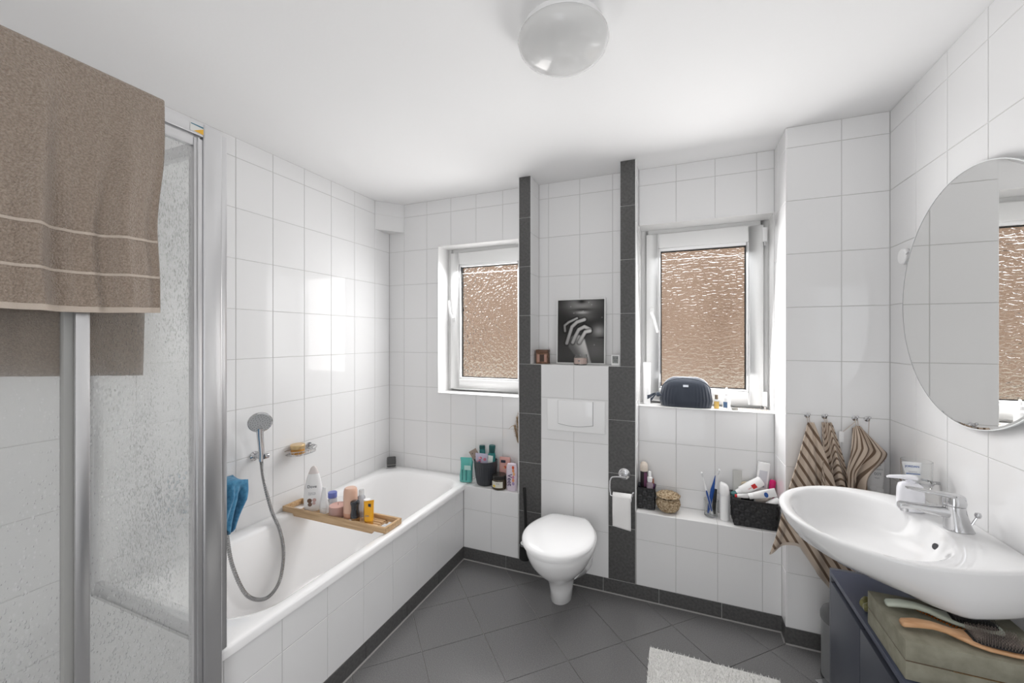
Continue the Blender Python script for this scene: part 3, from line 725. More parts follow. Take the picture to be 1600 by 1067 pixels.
# tall white lotion bottle, oval, pointed top
lb = bottle('lotion_bottle', 'tall white oval lotion bottle with pearl cap on bamboo tray', 'bottle', (-1.853, 1.66, ZB), rz=0.62)
prof = [(0.0, 0.040), (0.004, 0.044), (0.03, 0.047), (0.08, 0.048), (0.13, 0.044), (0.17, 0.036), (0.20, 0.027), (0.225, 0.018), (0.237, 0.010), (0.242, 0.002)]
B().loft([ring(0.004*(z/0.24), 0, z, a, a*0.52, 2.3, 36) for z, a in prof[:7]]).out('bottle_body', mat('white_bottle', (0.86, 0.855, 0.855), 0.25), lb, smooth=60)
B().loft([ring(0.004*(z/0.24), 0, z, a, a*0.55, 2.1, 36) for z, a in [(0.2002, 0.027)]+prof[7:]]).out('cap', mat('pearl_cap', (0.72, 0.66, 0.64), 0.25), lb, smooth=60)
lettering('brand_print', 'Dove', 0.022, M_ink, lb, (0, -0.0256, 0.135), (1, 0, 0), (0, 0, 1), radius=0.09, bold=False)
lettering('brand_print', 'Pampering\nbody wash', 0.0085, M_ink_grey, lb, (0, -0.0262, 0.098), (1, 0, 0), (0, 0, 1), radius=0.09, bold=False)
for (dx, dz, r, cc) in ((-0.012, 0.060, 0.012, (0.16, 0.09, 0.06)), (-0.010, 0.040, 0.011, (0.2, 0.12, 0.09)), (0.012, 0.062, 0.010, (0.55, 0.36, 0.33)), (0.010, 0.045, 0.008, (0.60, 0.42, 0.40))):
    B().lathe([(0, 0), (r, 0), (r, 0.0006), (0, 0.0006)], 12).xf(Matrix.Translation((dx, -0.0250, dz)) @ Matrix.Rotation(pi/2, 4, 'X')).out('blossom_print', mat('print_%d' % int(cc[0]*100), cc, 0.5), lb, smooth=0)
# slim white tube standing on its cap
wt_ = bottle('cream_tube', 'slim white squeeze tube beside the lotion bottle on bamboo tray', 'tube', (-1.766, 1.655, ZB))
B().loft([ring(0, 0, z, a, b_, 2.2, 24) for z, a, b_ in ((0, 0.022, 0.020), (0.03, 0.023, 0.021))]).out('cap', M_white, wt_)
B().loft([ring(0, 0, z, a, b_, 2.0, 24) for z, a, b_ in ((0.031, 0.023, 0.021), (0.06, 0.0225, 0.016), (0.10, 0.019, 0.008), (0.13, 0.014, 0.002), (0.136, 0.013, 0.0012))]).out('tube_body', mat('white_bottle'), wt_, smooth=60)
bc = bottle('travel_bottle', 'small clear bottle with a blue cap on bamboo tray', 'bottle', (-1.757, 1.703, ZB))
B().lathe([(0, 0), (0.021, 0), (0.023, 0.004), (0.023, 0.060), (0.016, 0.068), (0, 0.068)], 24).out('bottle_body', mat('cloudy_plastic', (0.75, 0.76, 0.80), 0.25, trans=0.5), bc)
B().lathe([(0, 0.0685), (0.0235, 0.0685), (0.0235, 0.094), (0.022, 0.097), (0, 0.097)], 24).out('cap', mat('periwinkle_cap', (0.14, 0.17, 0.45), 0.4), bc)
cg = bottle('candle_glass', 'pink candle in a clear glass on bamboo tray', 'candle', (-1.669, 1.655, ZB))
B().lathe([(0, 0), (0.043, 0), (0.046, 0.005), (0.0465, 0.085), (0.0455, 0.085), (0.0445, 0.0062), (0, 0.006)], 36).out('glass', M_glass, cg)
B().lathe([(0, 0.0065), (0.044, 0.0065), (0.0444, 0.058), (0.02, 0.059), (0, 0.058)], 36).out('wax', mat('pink_wax', (0.72, 0.42, 0.36), 0.5, sss=0.2), cg)
B().tube([(0, 0, 0.058), (0.002, 0, 0.070)], 0.001, 6).out('wick', M_black, cg)
pb_ = bottle('peach_bottle', 'tall peach lotion bottle in the middle of bamboo tray', 'bottle', (-1.581, 1.652, ZB))
B().lathe([(0, 0), (0.032, 0), (0.034, 0.004), (0.035, 0.036), (0.035, 0.038)], 30, cap1=True).out('bottle_foot', mat('dark_peach', (0.58, 0.30, 0.20), 0.3), pb_)
B().lathe([(0, 0.0385), (0.035, 0.0385), (0.0355, 0.10), (0.034, 0.145), (0.031, 0.158), (0.026, 0.163), (0, 0.164)], 30).out('bottle_body', mat('peach_plastic', (0.68, 0.43, 0.32), 0.3, coat=0.3), pb_)
bk = bottle('roll_on_bottle', 'black waisted roll-on bottle on bamboo tray', 'bottle', (-1.530, 1.630, ZB))
B().lathe([(0, 0), (0.021, 0), (0.023, 0.005), (0.023, 0.028), (0.0225, 0.045), (0.019, 0.065), (0.020, 0.085), (0.0235, 0.098), (0.022, 0.106), (0.016, 0.110), (0, 0.110)], 28).out('bottle_body', mat('gloss_black', (0.012, 0.014, 0.02), 0.12, coat=0.5), bk)
B().lathe([(0.0233, 0.0062), (0.0234, 0.026), (0.0233, 0.027)], 28, cap0=False, cap1=False).out('label_band', mat('brown_band', (0.20, 0.10, 0.03), 0.3), bk)
lettering('brand_print', '48h', 0.014, mat('white_ink', (0.8, 0.8, 0.8), 0.5), bk, (-0.009, -0.0245, 0.018), (1, 0, 0), (0, 0, 1), radius=0.0236)
cb1 = bottle('clear_bottle', 'tall clear bottle behind the black roll-on on bamboo tray', 'bottle', (-1.553, 1.700, ZB))
B().lathe([(0, 0), (0.019, 0), (0.020, 0.004), (0.020, 0.10), (0.012, 0.112), (0, 0.112)], 24).out('bottle_body', mat('cloudy_plastic'), cb1)
B().lathe([(0, 0.1125), (0.0135, 0.1125), (0.0135, 0.14), (0, 0.142)], 24).out('cap', mat('clear_cap', (0.85, 0.87, 0.88), 0.15, trans=0.6), cb1)
cb2 = bottle('serum_bottle', 'short beige bottle with white cap behind the orange tube', 'bottle', (-1.503, 1.688, ZB))
B().lathe([(0, 0), (0.017, 0), (0.018, 0.004), (0.018, 0.058), (0, 0.060)], 24).out('bottle_body', mat('beige_plastic', (0.62, 0.50, 0.42), 0.35), cb2)
B().lathe([(0, 0.0605), (0.0185, 0.0605), (0.018, 0.100), (0, 0.102)], 24).out('cap', M_white, cb2)
ot = bottle('sun_cream_tube', 'orange cream tube standing on its cap at the tray end', 'tube', (-1.450, 1.640, ZB), rz=0.25)
B().loft([ring(0, 0, z, a, b_, 2.4, 24) for z, a, b_ in ((0, 0.021, 0.015), (0.018, 0.022, 0.016))]).out('cap', mat('orange_cap', (0.60, 0.30, 0.05), 0.35), ot)
M_or = mat('orange_tube', (0.83, 0.40, 0.02), 0.3)
B().loft([ring(0, 0, z, a, b_, 2.4, 24) for z, a, b_ in ((0.019, 0.023, 0.016), (0.05, 0.0245, 0.013), (0.09, 0.026, 0.006), (0.108, 0.027, 0.002))]+[[(x, y, z+0.22*x) for x, y, z in ring(0, 0, 0.118, 0.0275, 0.0012, 2.4, 24)]]).out('tube_body', M_or, ot, smooth=60)
B().box(-0.001, 0.013, -0.0060, -0.0045, 0.088, 0.104).out('logo_square', M_ink, ot, smooth=0)
lettering('brand_print', 'SUN', 0.011, M_ink_grey, ot, (-0.003, -0.0155, 0.046), (1, 0, 0), (0, 0.1, 1), radius=0.05)

# ------------------------------------------------------------------ toilet, flush plate, brush, roll
XC = -0.566
to = thing('toilet', 'white wall-hung toilet with the lid closed', 'toilet', (XC, YF, 0))
def er(z, hw, yf, yb, n=2.0, seg=48, cy=None):
    cy = (yf+yb)/2+0.02 if cy is None else cy
    return [(x, y, z) for x, y, _ in ring(0, cy, z, hw, cy-yf, n, seg, ayb=yb-cy)]
f0 = -0.545
bowl = [er(0.085, 0.040, -0.335, -0.25), er(0.092, 0.054, -0.350, -0.235), er(0.16, 0.060, -0.362, -0.215), er(0.205, 0.070, -0.385, -0.19), er(0.245, 0.100, -0.425, -0.15),
        er(0.285, 0.135, -0.475, -0.10), er(0.325, 0.160, -0.512, -0.06), er(0.365, 0.174, -0.535, -0.03), er(0.398, 0.178, -0.543, -0.02), er(0.404, 0.174, -0.538, -0.025)]
B().loft(bowl).out('bowl', M_ceramic, to, smooth=60)
B().loft([[(x, y, z) for x, z in rr] for y, rr in ((-0.001, [(0.115*math.copysign(abs(math.cos(t))**0.6, math.cos(t)), 0.235+0.16*math.copysign(abs(math.sin(t))**0.7, math.sin(t))) for t in [2*pi*k/36 for k in range(36)]]),
          (-0.10, [(0.112*math.copysign(abs(math.cos(t))**0.7, math.cos(t)), 0.245+0.148*math.copysign(abs(math.sin(t))**0.8, math.sin(t))) for t in [2*pi*k/36 for k in range(36)]]),
          (-0.22, [(0.10*math.cos(t), 0.26+0.12*math.sin(t)) for t in [2*pi*k/36 for k in range(36)]]))]).out('wall_body', M_ceramic, to, smooth=60)
M_seat = mat('white_duroplast', (0.88, 0.878, 0.88), 0.12, coat=0.3)
def lid_ring(z, d, nseg=64):
    pts = []
    for k in range(nseg):
        t = 2*pi*k/nseg; c, s_ = math.cos(t), math.sin(t); cy = -0.315
        if s_ < 0: x = (0.183-d)*c; y = cy+(0.243-d)*s_
        else:
            y = cy+(0.225-d)*min(1.0, 1.12*abs(s_)**0.9); w = 0.183-0.064*((y-cy)/0.225)**1.7
            x = (w-d)*math.copysign(abs(c)**(0.30 if abs(s_) < 0.88 else 0.8), c)
        pts.append((x, y, z))
    return pts
B().loft([lid_ring(0.4045, 0.020), lid_ring(0.4065, 0.014), lid_ring(0.417, 0.014), lid_ring(0.419, 0.018)]).out('seat', M_seat, to, smooth=50)
B().loft([lid_ring(0.4205, 0.006), lid_ring(0.423, 0.0), lid_ring(0.434, 0.0), lid_ring(0.443, 0.008), lid_ring(0.449, 0.025), lid_ring(0.453, 0.06), lid_ring(0.455, 0.11)]).out('lid', M_seat, to, smooth=60)
for s_ in (-1, 1):
    B().tube([(s_*0.065-0.02, -0.075, 0.420), (s_*0.065+0.02, -0.075, 0.420)], 0.012, 14).out('hinge', M_seat, to)
fp = thing('flush_plate', 'white plastic flush plate with one wide button above toilet', 'flush plate', (XC+0.012, YF, 0))
B().box(-0.171, 0.171, -0.012, 0.0, 0.895, 1.079).out('plate', M_white, fp, bev=0.004, seg=3)
bp_ = [(-0.102, 0.0), (0.102, 0.0)]+[(0.102-0.204*k/12, -0.136-0.012*math.sin(pi*k/12)) for k in range(13)]
B().prism([(x, 1.076+z) for x, z in bp_], 0, 0.006).xf(Matrix(((1, 0, 0, 0), (0, 0, -1, -0.0125), (0, 1, 0, 0), (0, 0, 0, 1)))).out('button', M_seat, fp, bev=0.0015)
B().prism([(x*1.02, 1.0755+z*1.014) for x, z in bp_], 0, 0.001).xf(Matrix(((1, 0, 0, 0), (0, 0, -1, -0.0122), (0, 1, 0, 0), (0, 0, 0, 1)))).out('button_gap', mat('shadow_gap', (0.25, 0.25, 0.25), 0.6), fp, smooth=0)
tb = thing('toilet_brush', 'black toilet brush in a wall holder beside the toilet', 'toilet brush', (-0.850, YF-0.052, 0.0))
B().lathe([(0, 0.12), (0.034, 0.12), (0.036, 0.124), (0.036, 0.205), (0.031, 0.205), (0.031, 0.13), (0, 0.13)], 24).out('holder_cup', M_black, tb)
B().lathe([(0.0335, 0.205), (0.037, 0.205), (0.037, 0.212), (0.0335, 0.212)], 24, cap0=False, cap1=False).out('holder_rim', M_chrome, tb)
B().box(-0.015, 0.015, 0.030, 0.052, 0.13, 0.20).out('wall_bracket', M_black, tb, bev=0.003)
B().lathe([(0, 0.208), (0.028, 0.208), (0.028, 0.214), (0, 0.217)], 20).out('splash_lid', M_white, tb)
B().tube([(0.008, 0.0, 0.215), (0.0, 0.002, 0.40), (-0.007, 0.004, 0.54)], 0.0095, 12).out('handle', mat('matt_black', (0.008, 0.008, 0.008), 0.5), tb)
B().lathe([(0, 0.135), (0.02, 0.135), (0.02, 0.19), (0.006, 0.20), (0.006, 0.215)], 14).out('brush_head', M_black, tb)
rh = thing('toilet_roll_holder', 'chrome suction toilet roll holder on the dark tile strip', 'roll holder', (-0.278, YF, 0.683))
B().lathe([(0, 0), (0.032, 0), (0.032, 0.004), (0.027, 0.008), (0.018, 0.010), (0.016, 0.016), (0, 0.018)], 28).xf(Matrix.Rotation(pi/2, 4, 'X')).out('suction_disc', mat('satin_chrome', (0.75, 0.75, 0.76), 0.2, metal=0.9), rh)
B().tube([(0.012, -0.026, -0.012), (-0.018, -0.026, -0.012)], 0.008, 12).out('clamp', M_chrome, rh)
M_satin = mat('satin_wire', (0.75, 0.75, 0.76), 0.25, metal=0.8)
P = [(0.005, -0.026, -0.012), (-0.045, -0.030, -0.012), (-0.068, -0.036, -0.022), (-0.074, -0.04, -0.06), (-0.070, -0.044, -0.10), (-0.058, -0.046, -0.114), (0.03, -0.046, -0.110), (0.044, -0.046, -0.106), (0.050, -0.046, -0.085), (0.056, -0.046, -0.083)]
B().tube(bez(P, 6), 0.0038, 10).out('wire_arm', M_satin, rh)
tr_ = thing('toilet_roll', 'nearly used white toilet roll hanging by the dark strip', 'toilet roll', (-0.285, YF-0.046, 0.570))
M_paper = noise_bump(mat('tissue_paper', (0.86, 0.85, 0.84), 0.95, spec=0.1), 130, 0.4, 0.003)
n_ = 28
rr_ = lambda r: [(r*math.cos(2*pi*k/n_), r*math.sin(2*pi*k/n_)) for k in range(n_)]
B().loft([[(x, y, z) for y, z in rr_(r)] for x, r in ((-0.049, 0.012), (-0.049, 0.021), (0.049, 0.021), (0.049, 0.012), (-0.049, 0.012))], False, False).out('roll', M_paper, tr_)
link('hanging_sheet', sheet(lambda u, v: (-0.049+0.098*u, -0.0215+0.006*v*v+0.0025*math.sin(v*9+u*2)*v, 0.004-0.165*v-0.012*v*u+0.004*(1-v)), 8, 24, 0.0006), M_paper, tr_)
# ------------------------------------------------------------------ ceiling lamp
lm = thing('ceiling_lamp', 'round white opal ceiling lamp', 'lamp', (-0.343, 1.278, ZC))
B().lathe([(0, 0), (0.130, 0), (0.132, -0.004), (0.132, -0.020), (0, -0.020)], 48).out('base_plate', M_white, lm)
B().lathe([(0, -0.0205), (0.136, -0.0205), (0.143, -0.028), (0.145, -0.040), (0.140, -0.056), (0.126, -0.073), (0.10, -0.089), (0.065, -0.099), (0.03, -0.104), (0, -0.105)], 56).out('shade', mat('opal_glass', (0.66, 0.66, 0.655), 0.16, coat=0.4), lm, smooth=80)

# ------------------------------------------------------------------ mirror
mi = thing('mirror', 'round frameless mirror on the tiled wall above washbasin', 'mirror', (XR-0.003, 1.712, 1.567))
RY = Matrix.Rotation(-pi/2, 4, 'Y')
B().lathe([(0, 0.0), (0.37, 0.0), (0.37, 0.012), (0, 0.012)], 40).xf(RY).out('backing', mat('mirror_backing', (0.3, 0.3, 0.3), 0.6), mi, smooth=30)
B().lathe([(0.0, 0.0125), (0.402, 0.0125), (0.402, 0.0165), (0.396, 0.0175), (0, 0.0175)], 96).xf(RY).out('mirror_glass', mat('mirror_silver', (0.90, 0.90, 0.89), 0.0, metal=1.0), mi, smooth=5)
B().lathe([(0.402, 0.0120), (0.4045, 0.0120), (0.4045, 0.0172), (0.402, 0.0172)], 96, cap0=False, cap1=False).xf(RY).out('polished_edge', mat('glass_edge', (0.80, 0.82, 0.82), 0.15), mi)
pk = thing('robe_hook', 'small round white wall hook with a metal pin beside mirror', 'hook', (XR-0.001, 2.131, 1.773))
B().lathe([(0, 0), (0.031, 0), (0.032, 0.003), (0.032, 0.013), (0.029, 0.017), (0, 0.018)], 32).xf(RY).out('knob', M_white, pk)
B().tube([(-0.012, -0.020, 0.0), (-0.013, -0.050, 0.010)], 0.003, 8).out('pin', M_chrome, pk)

# ------------------------------------------------------------------ washbasin
SC = Vector((0.555, 1.65)); SZT = 0.866
def half_w(x):
    if x < 0.60: return 0.302*math.sqrt(max(0, 1-((0.60-x)/0.272)**2))
    return 0.302-0.095*((x-0.60)/0.257)**1.7
XW_ = XR-0.001
pol = []
for k in range(25): 
    a = pi/2*k/24; x = 0.60-0.272*math.cos(a); pol.append((x, half_w(x)))
for k in range(1, 13): x = 0.60+(XW_-0.60)*k/12; pol.append((x, half_w(x)))
poly = [(x, 1.65+w) for x, w in pol]+[(x, 1.65-w) for x, w in reversed(pol)]
def cast(a):
    d = Vector((math.cos(a), math.sin(a))); best = 0
    for i in range(len(poly)):
        p, q_ = Vector(poly[i-1]), Vector(poly[i]); e = q_-p; den = d.x*e.y-d.y*e.x
        if abs(den) < 1e-9: continue
        w = p-SC; t = (w.x*e.y-w.y*e.x)/den; s_ = (w.x*d.y-w.y*d.x)/den
        if t > 0 and -1e-6 <= s_ <= 1+1e-6: best = max(best, t)
    return best
NA = 96
ANG = [2*pi*k/NA for k in range(NA)]; RAD = [cast(a) for a in ANG]
def sring(z, k, kw=None, c=None, shrink=0.0):
    out = []
    for a, r in zip(ANG, RAD):
        x = SC.x+(r*k-shrink)*math.cos(a); y = SC.y+(r*k-shrink)*math.sin(a)
        w_ = max(0.0, min(1.0, (SC.x+r*math.cos(a)-0.44)/0.26)); ke = k+(1-k)*0.90*w_*w_*(3-2*w_)
        x = SC.x+(r*ke-shrink)*math.cos(a); y = SC.y+(r*ke-shrink)*math.sin(a)
        if kw is not None: x = x+kw*(1-w_)
        out.append((min(x, XW_), y, z))
    return out
def bring(z, k, dx=0.0):
    return [(0.549+dx+0.188*k*math.cos(a), 1.642+0.262*k*math.sin(a), z) for a in ANG]
si2 = thing('washbasin', 'wide white ceramic washbasin mounted on the wall', 'washbasin', (0, 0, 0))
rings = [sring(0.738, 0.34, 0.09), sring(0.739, 0.46, 0.08), sring(0.746, 0.62, 0.055), sring(0.765, 0.79, 0.032), sring(0.795, 0.915, 0.014), sring(0.827, 0.972, 0.004), sring(0.848, 0.992), sring(0.858, 1.0),
         sring(SZT-0.003, 0.999), sring(SZT, 1.0, shrink=0.006), sring(SZT+0.0005, 1.0, shrink=0.013)]
rings += [bring(SZT-0.001, 1.03), bring(SZT-0.004, 1.0), bring(SZT-0.014, 0.965), bring(0.83, 0.90), bring(0.795, 0.80), bring(0.768, 0.66), bring(0.755, 0.45), bring(0.750, 0.15)]
B().loft(rings).out('basin', M_ceramic, si2, smooth=70)
B().lathe([(0, 0), (0.022, 0), (0.022, 0.003), (0.016, 0.004), (0, 0.0045)], 24, (0.549, 1.642, 0.7502)).out('drain_plug', M_chrome, si2)
ov = Matrix.Translation((0.709, 1.60, 0.822)) @ Matrix.Rotation(-1.18, 4, 'Y') @ Matrix.Rotation(0.2, 4, 'X')
B().lathe([(0, -0.002), (0.0095, -0.002), (0.0095, 0.0012), (0, 0.0012)], 20).xf(ov).out('overflow_hole', mat('dark_hole', (0.06, 0.06, 0.065), 0.5), si2)

# ------------------------------------------------------------------ tap on the basin
fc = thing('basin_mixer_tap', 'chrome single lever mixer tap on the washbasin', 'tap', (0.782, 1.642, SZT))
def oval(cx, cy, z, a, b_, n=2.3, seg=28): return ring(cx, cy, z, a, b_, n, seg)
B().loft([oval(0.0, 0, 0.0005, 0.034, 0.027), oval(-0.002, 0, 0.008, 0.0325, 0.0255), oval(-0.006, 0, 0.03, 0.028, 0.0235), oval(-0.010, 0, 0.055, 0.0255, 0.023), oval(-0.011, 0, 0.072, 0.0245, 0.0225)]).out('body', M_chrome, fc, smooth=70)
sp_ = []
for x, z, h, w in ((0.002, 0.052, 0.020, 0.019), (-0.03, 0.050, 0.017, 0.018), (-0.07, 0.052, 0.013, 0.016), (-0.11, 0.056, 0.010, 0.014), (-0.135, 0.056, 0.010, 0.0135), (-0.142, 0.054, 0.008, 0.012)):
    sp_.append([(x, w*math.copysign(abs(math.cos(t))**0.7, math.cos(t)), z+h*math.copysign(abs(math.sin(t))**0.7, math.sin(t))) for t in [2*pi*k/24 for k in range(24)]])
B().loft(sp_).out('spout', M_chrome, fc, smooth=60)
B().lathe([(0, -0.012), (0.010, -0.012), (0.010, 0.004), (0, 0.004)], 18, (-0.128, 0, 0.05)).out('aerator', M_chrome, fc)
B().loft([oval(-0.011, 0, 0.0735, 0.0255, 0.0235), oval(-0.010, 0, 0.082, 0.026, 0.024), oval(-0.011, 0, 0.096, 0.024, 0.023), oval(-0.014, 0, 0.104, 0.018, 0.019)]).out('cartridge_cap', M_chrome, fc, smooth=70)
lv = []
for x, z, h, w in ((0.008, 0.096, 0.008, 0.018), (-0.03, 0.102, 0.0055, 0.0165), (-0.07, 0.106, 0.0042, 0.0145), (-0.11, 0.110, 0.0038, 0.0125), (-0.122, 0.111, 0.0025, 0.010)):
    lv.append([(x, w*math.copysign(abs(math.cos(t))**0.6, math.cos(t)), z+h*math.copysign(abs(math.sin(t))**0.6, math.sin(t))) for t in [2*pi*k/24 for k in range(24)]])
B().loft(lv).out('lever', M_chrome, fc, smooth=60)
B().tube([(0.028, 0, 0.02), (0.040, 0, 0.045)], 0.003, 8).out('pop_up_rod', M_chrome, fc)
B().lathe([(0, -0.008), (0.006, -0.007), (0.008, 0.0), (0.006, 0.007), (0, 0.008)], 16, (0.042, 0, 0.05)).out('pop_up_knob', M_chrome, fc)

# soap dispenser, tumbler with toothpaste
sd = thing('soap_dispenser', 'white pump soap dispenser behind the basin tap', 'soap dispenser', (0.722, 1.772, SZT+0.0012))
B().loft([ring(0, 0, z, a, a*0.8, 2.6, 32) for z, a in ((0, 0.033), (0.004, 0.036), (0.07, 0.034), (0.084, 0.030), (0.09, 0.02))]).out('bottle_body', mat('porcelain_white', (0.84, 0.84, 0.88), 0.2, coat=0.3), sd, smooth=60)
B().lathe([(0.0, 0.0902), (0.012, 0.0902), (0.012, 0.096), (0.006, 0.098), (0.006, 0.102), (0, 0.102)], 18).out('collar', mat('porcelain_white'), sd)
B().loft([[(x, w*math.cos(t), z+h*math.sin(t)) for t in [2*pi*k/18 for k in range(18)]] for x, z, h, w in ((0.016, 0.106, 0.006, 0.010), (0.0, 0.108, 0.0075, 0.013), (-0.03, 0.107, 0.006, 0.010), (-0.055, 0.105, 0.0045, 0.007), (-0.062, 0.103, 0.003, 0.005))]).out('pump_nozzle', mat('porcelain_white'), sd, smooth=60)
TUX, TUY, TUZ = 0.793, 1.905, 0.903
tu = thing('tooth_tumbler', 'clear tumbler in a chrome wall holder beside the soap dispenser', 'tumbler', (TUX, TUY, TUZ))
B().lathe([(0, 0), (0.036, 0), (0.040, 0.004), (0.0425, 0.10), (0.041, 0.10), (0.0385, 0.012), (0, 0.010)], 40).out('glass', mat('thin_glass', (0.98, 0.99, 0.99), 0.02, trans=1.0, ior=1.25), tu)
B().lathe([(0.0415, 0.022), (0.0455, 0.022), (0.0455, 0.029), (0.0415, 0.029)], 36, cap0=False, cap1=False).out('holder_ring', M_chrome, tu)
B().tube([(0.044, 0.0, 0.0255), (XR-0.001-TUX, 0, 0.0255)], 0.006, 10).lathe([(0, 0), (0.018, 0), (0.018, 0.006), (0, 0.006)], 18, (0, 0, 0)).out('holder_arm', M_chrome, tu) if False else B().tube([(0.044, 0.0, 0.0255), (XR-0.001-TUX, 0, 0.0255)], 0.006, 10).out('holder_arm', M_chrome, tu)
tpz = thing('toothpaste_tube', 'white toothpaste tube with blue print standing in the tumbler', 'tube', (TUX-0.010, TUY-0.012, TUZ+0.013), rot=(0.0, -0.10, -0.35))
B().loft([ring(0, 0, z, a, b_, 2.2, 24) for z, a, b_ in ((0, 0.012, 0.012), (0.018, 0.012, 0.012))]).out('cap', M_white, tpz)
B().loft([ring(0, 0, z, a, b_, 2.0, 24) for z, a, b_ in ((0.0185, 0.016, 0.014), (0.04, 0.021, 0.011), (0.07, 0.025, 0.006), (0.082, 0.026, 0.0012))]).out('tube_body', mat('white_bottle'), tpz, smooth=60)
lettering('brand_print', 'JORDAN', 0.0095, M_ink_blue, tpz, (0, -0.0078, 0.068), (1, 0, 0), (0, 0.2, 1), bold=True)
B().box(-0.018, 0.018, -0.0122, -0.0112, 0.042, 0.0445).out('print_stripe', M_ink_blue, tpz, smooth=0)
lettering('brand_print', 'SENSITIVE', 0.005, M_ink_grey, tpz, (0, -0.0118, 0.050), (1, 0, 0), (0, 0.2, 1), bold=False)

# ------------------------------------------------------------------ hooks and striped hand towels on the pillar
HZ = 1.083
hx4 = [0.554, 0.620, 0.732, 0.775]
hl = ['chrome wall hook holding the widest striped towel', 'chrome wall hook holding the narrow twisted striped towel',
      'chrome wall hook holding the striped towel beside the white pouch', 'chrome wall hook nearest to the mirror wall corner']
for x, lb_ in zip(hx4, hl):
    h = thing('wall_hook', lb_, 'hook', (x, YP, HZ), group='chrome hooks on the pillar')
    B().lathe([(0, 0), (0.011, 0), (0.011, 0.003), (0.005, 0.006), (0.004, 0.010), (0, 0.010)], 18).xf(Matrix.Rotation(pi/2, 4, 'X')).out('rose', M_chrome, h)
    B().tube([(0, -0.008, 0), (0, -0.024, -0.002), (0, -0.030, 0.008)], [0.0035, 0.0032, 0.003], 8).out('peg', M_chrome, h)
    B().lathe([(0, -0.006), (0.005, -0.004), (0.006, 0.0), (0.005, 0.004), (0, 0.006)], 12, (0, -0.031, 0.011)).out('knob', M_chrome, h)
def stripe_mat(name, scale):
    m = bpy.data.materials.new(name); m.use_nodes = True; n, l, p = nodes(m)
    p.inputs['Roughness'].default_value = 0.95; p.inputs['Specular IOR Level'].default_value = 0.1; p.inputs['Sheen Weight'].default_value = 0.2
    uv = n.new('ShaderNodeUVMap'); sx = n.new('ShaderNodeSeparateXYZ'); l.new(uv.outputs[0], sx.inputs[0])
    mu = n.new('ShaderNodeMath'); mu.operation = 'MULTIPLY'; mu.inputs[1].default_value = scale; l.new(sx.outputs[0], mu.inputs[0])
    fr = n.new('ShaderNodeMath'); fr.operation = 'FRACT'; l.new(mu.outputs[0], fr.inputs[0])
    rp = n.new('ShaderNodeValToRGB'); e = rp.color_ramp.elements
    e[0].position = 0.0; e[0].color = (0.17, 0.115, 0.08, 1); e[1].position = 0.30; e[1].color = (0.17, 0.115, 0.08, 1)
    for pos, c in ((0.35, (0.58, 0.48, 0.39, 1)), (0.96, (0.58, 0.48, 0.39, 1))):
        k = e.new(pos); k.color = c
    k = e.new(1.0); k.color = (0.17, 0.115, 0.08, 1)
    l.new(fr.outputs[0], rp.inputs[0]); l.new(rp.outputs[0], p.inputs['Base Color'])
    tc = n.new('ShaderNodeTexCoord'); nz = n.new('ShaderNodeTexNoise'); nz.inputs['Scale'].default_value = 420
    bp = n.new('ShaderNodeBump'); bp.inputs['Strength'].default_value = 0.7; bp.inputs['Distance'].default_value = 0.002
    l.new(tc.outputs['Object'], nz.inputs['Vector']); l.new(nz.outputs['Fac'], bp.inputs['Height']); l.new(bp.outputs[0], p.inputs['Normal'])
    return m
sm3 = lambda t: (lambda c: c*c*(3-2*c))(max(0.0, min(1.0, t)))
M_str = stripe_mat('striped_towelling', 1.0)
M_hemb = noise_bump(mat('beige_hem', (0.56, 0.48, 0.41), 0.95, spec=0.1), 400, 0.7, 0.002)
def hung(label, hook, spans, zb, yb, seeds, uvf, nu=56, nv=60, hem=True, top=(0.012, 0.0), group='striped hand towels on the hooks', fall=1.0):
    """towel gathered at a hook and falling in a fan; spans(v)->(xl,xr), zb(u)->bottom height"""
    hx, hy, hz = hook
    def fn(u, v, off=0.0):
        xl, xr = spans(v); x = xl+(xr-xl)*u
        zt = hz-top[1]*abs(u-0.5)*2-0.004; z = zt+(zb(u)-zt)*(v**fall)
        am = min(1.0, 0.15+v*1.6)
        y = yb-0.010*am-am*(0.018+0.018*wob(u*6.283, seeds))-0.012*math.sin(v*pi)-off
        return (x+0.004*math.sin(v*9+u*11)*am, y, z)
    t = thing('striped_towel', label, 'towel', (0, 0, 0), group=group)
    link('fabric', sheet(fn, nu, nv, -0.005, uvf=lambda u, v: uvf(u, v, fn(u, v))), M_str, t)
    if hem: link('hem', sheet(lambda u, v: fn(u, 0.975+0.025*v, 0.0068), nu, 2, None), M_hemb, t)
    B().tube([(hook[0]-0.004, YP-0.020, HZ-0.004), (hook[0], YP-0.026, HZ-0.0005), (hook[0]+0.004, YP-0.020, HZ-0.004), (hook[0]+0.004, YP-0.03, HZ-0.03), (hook[0]-0.004, YP-0.03, HZ-0.03), (hook[0]-0.004, YP-0.020, HZ-0.004)], 0.0014, 6).out('hanging_loop', M_hemb, t)
    return t
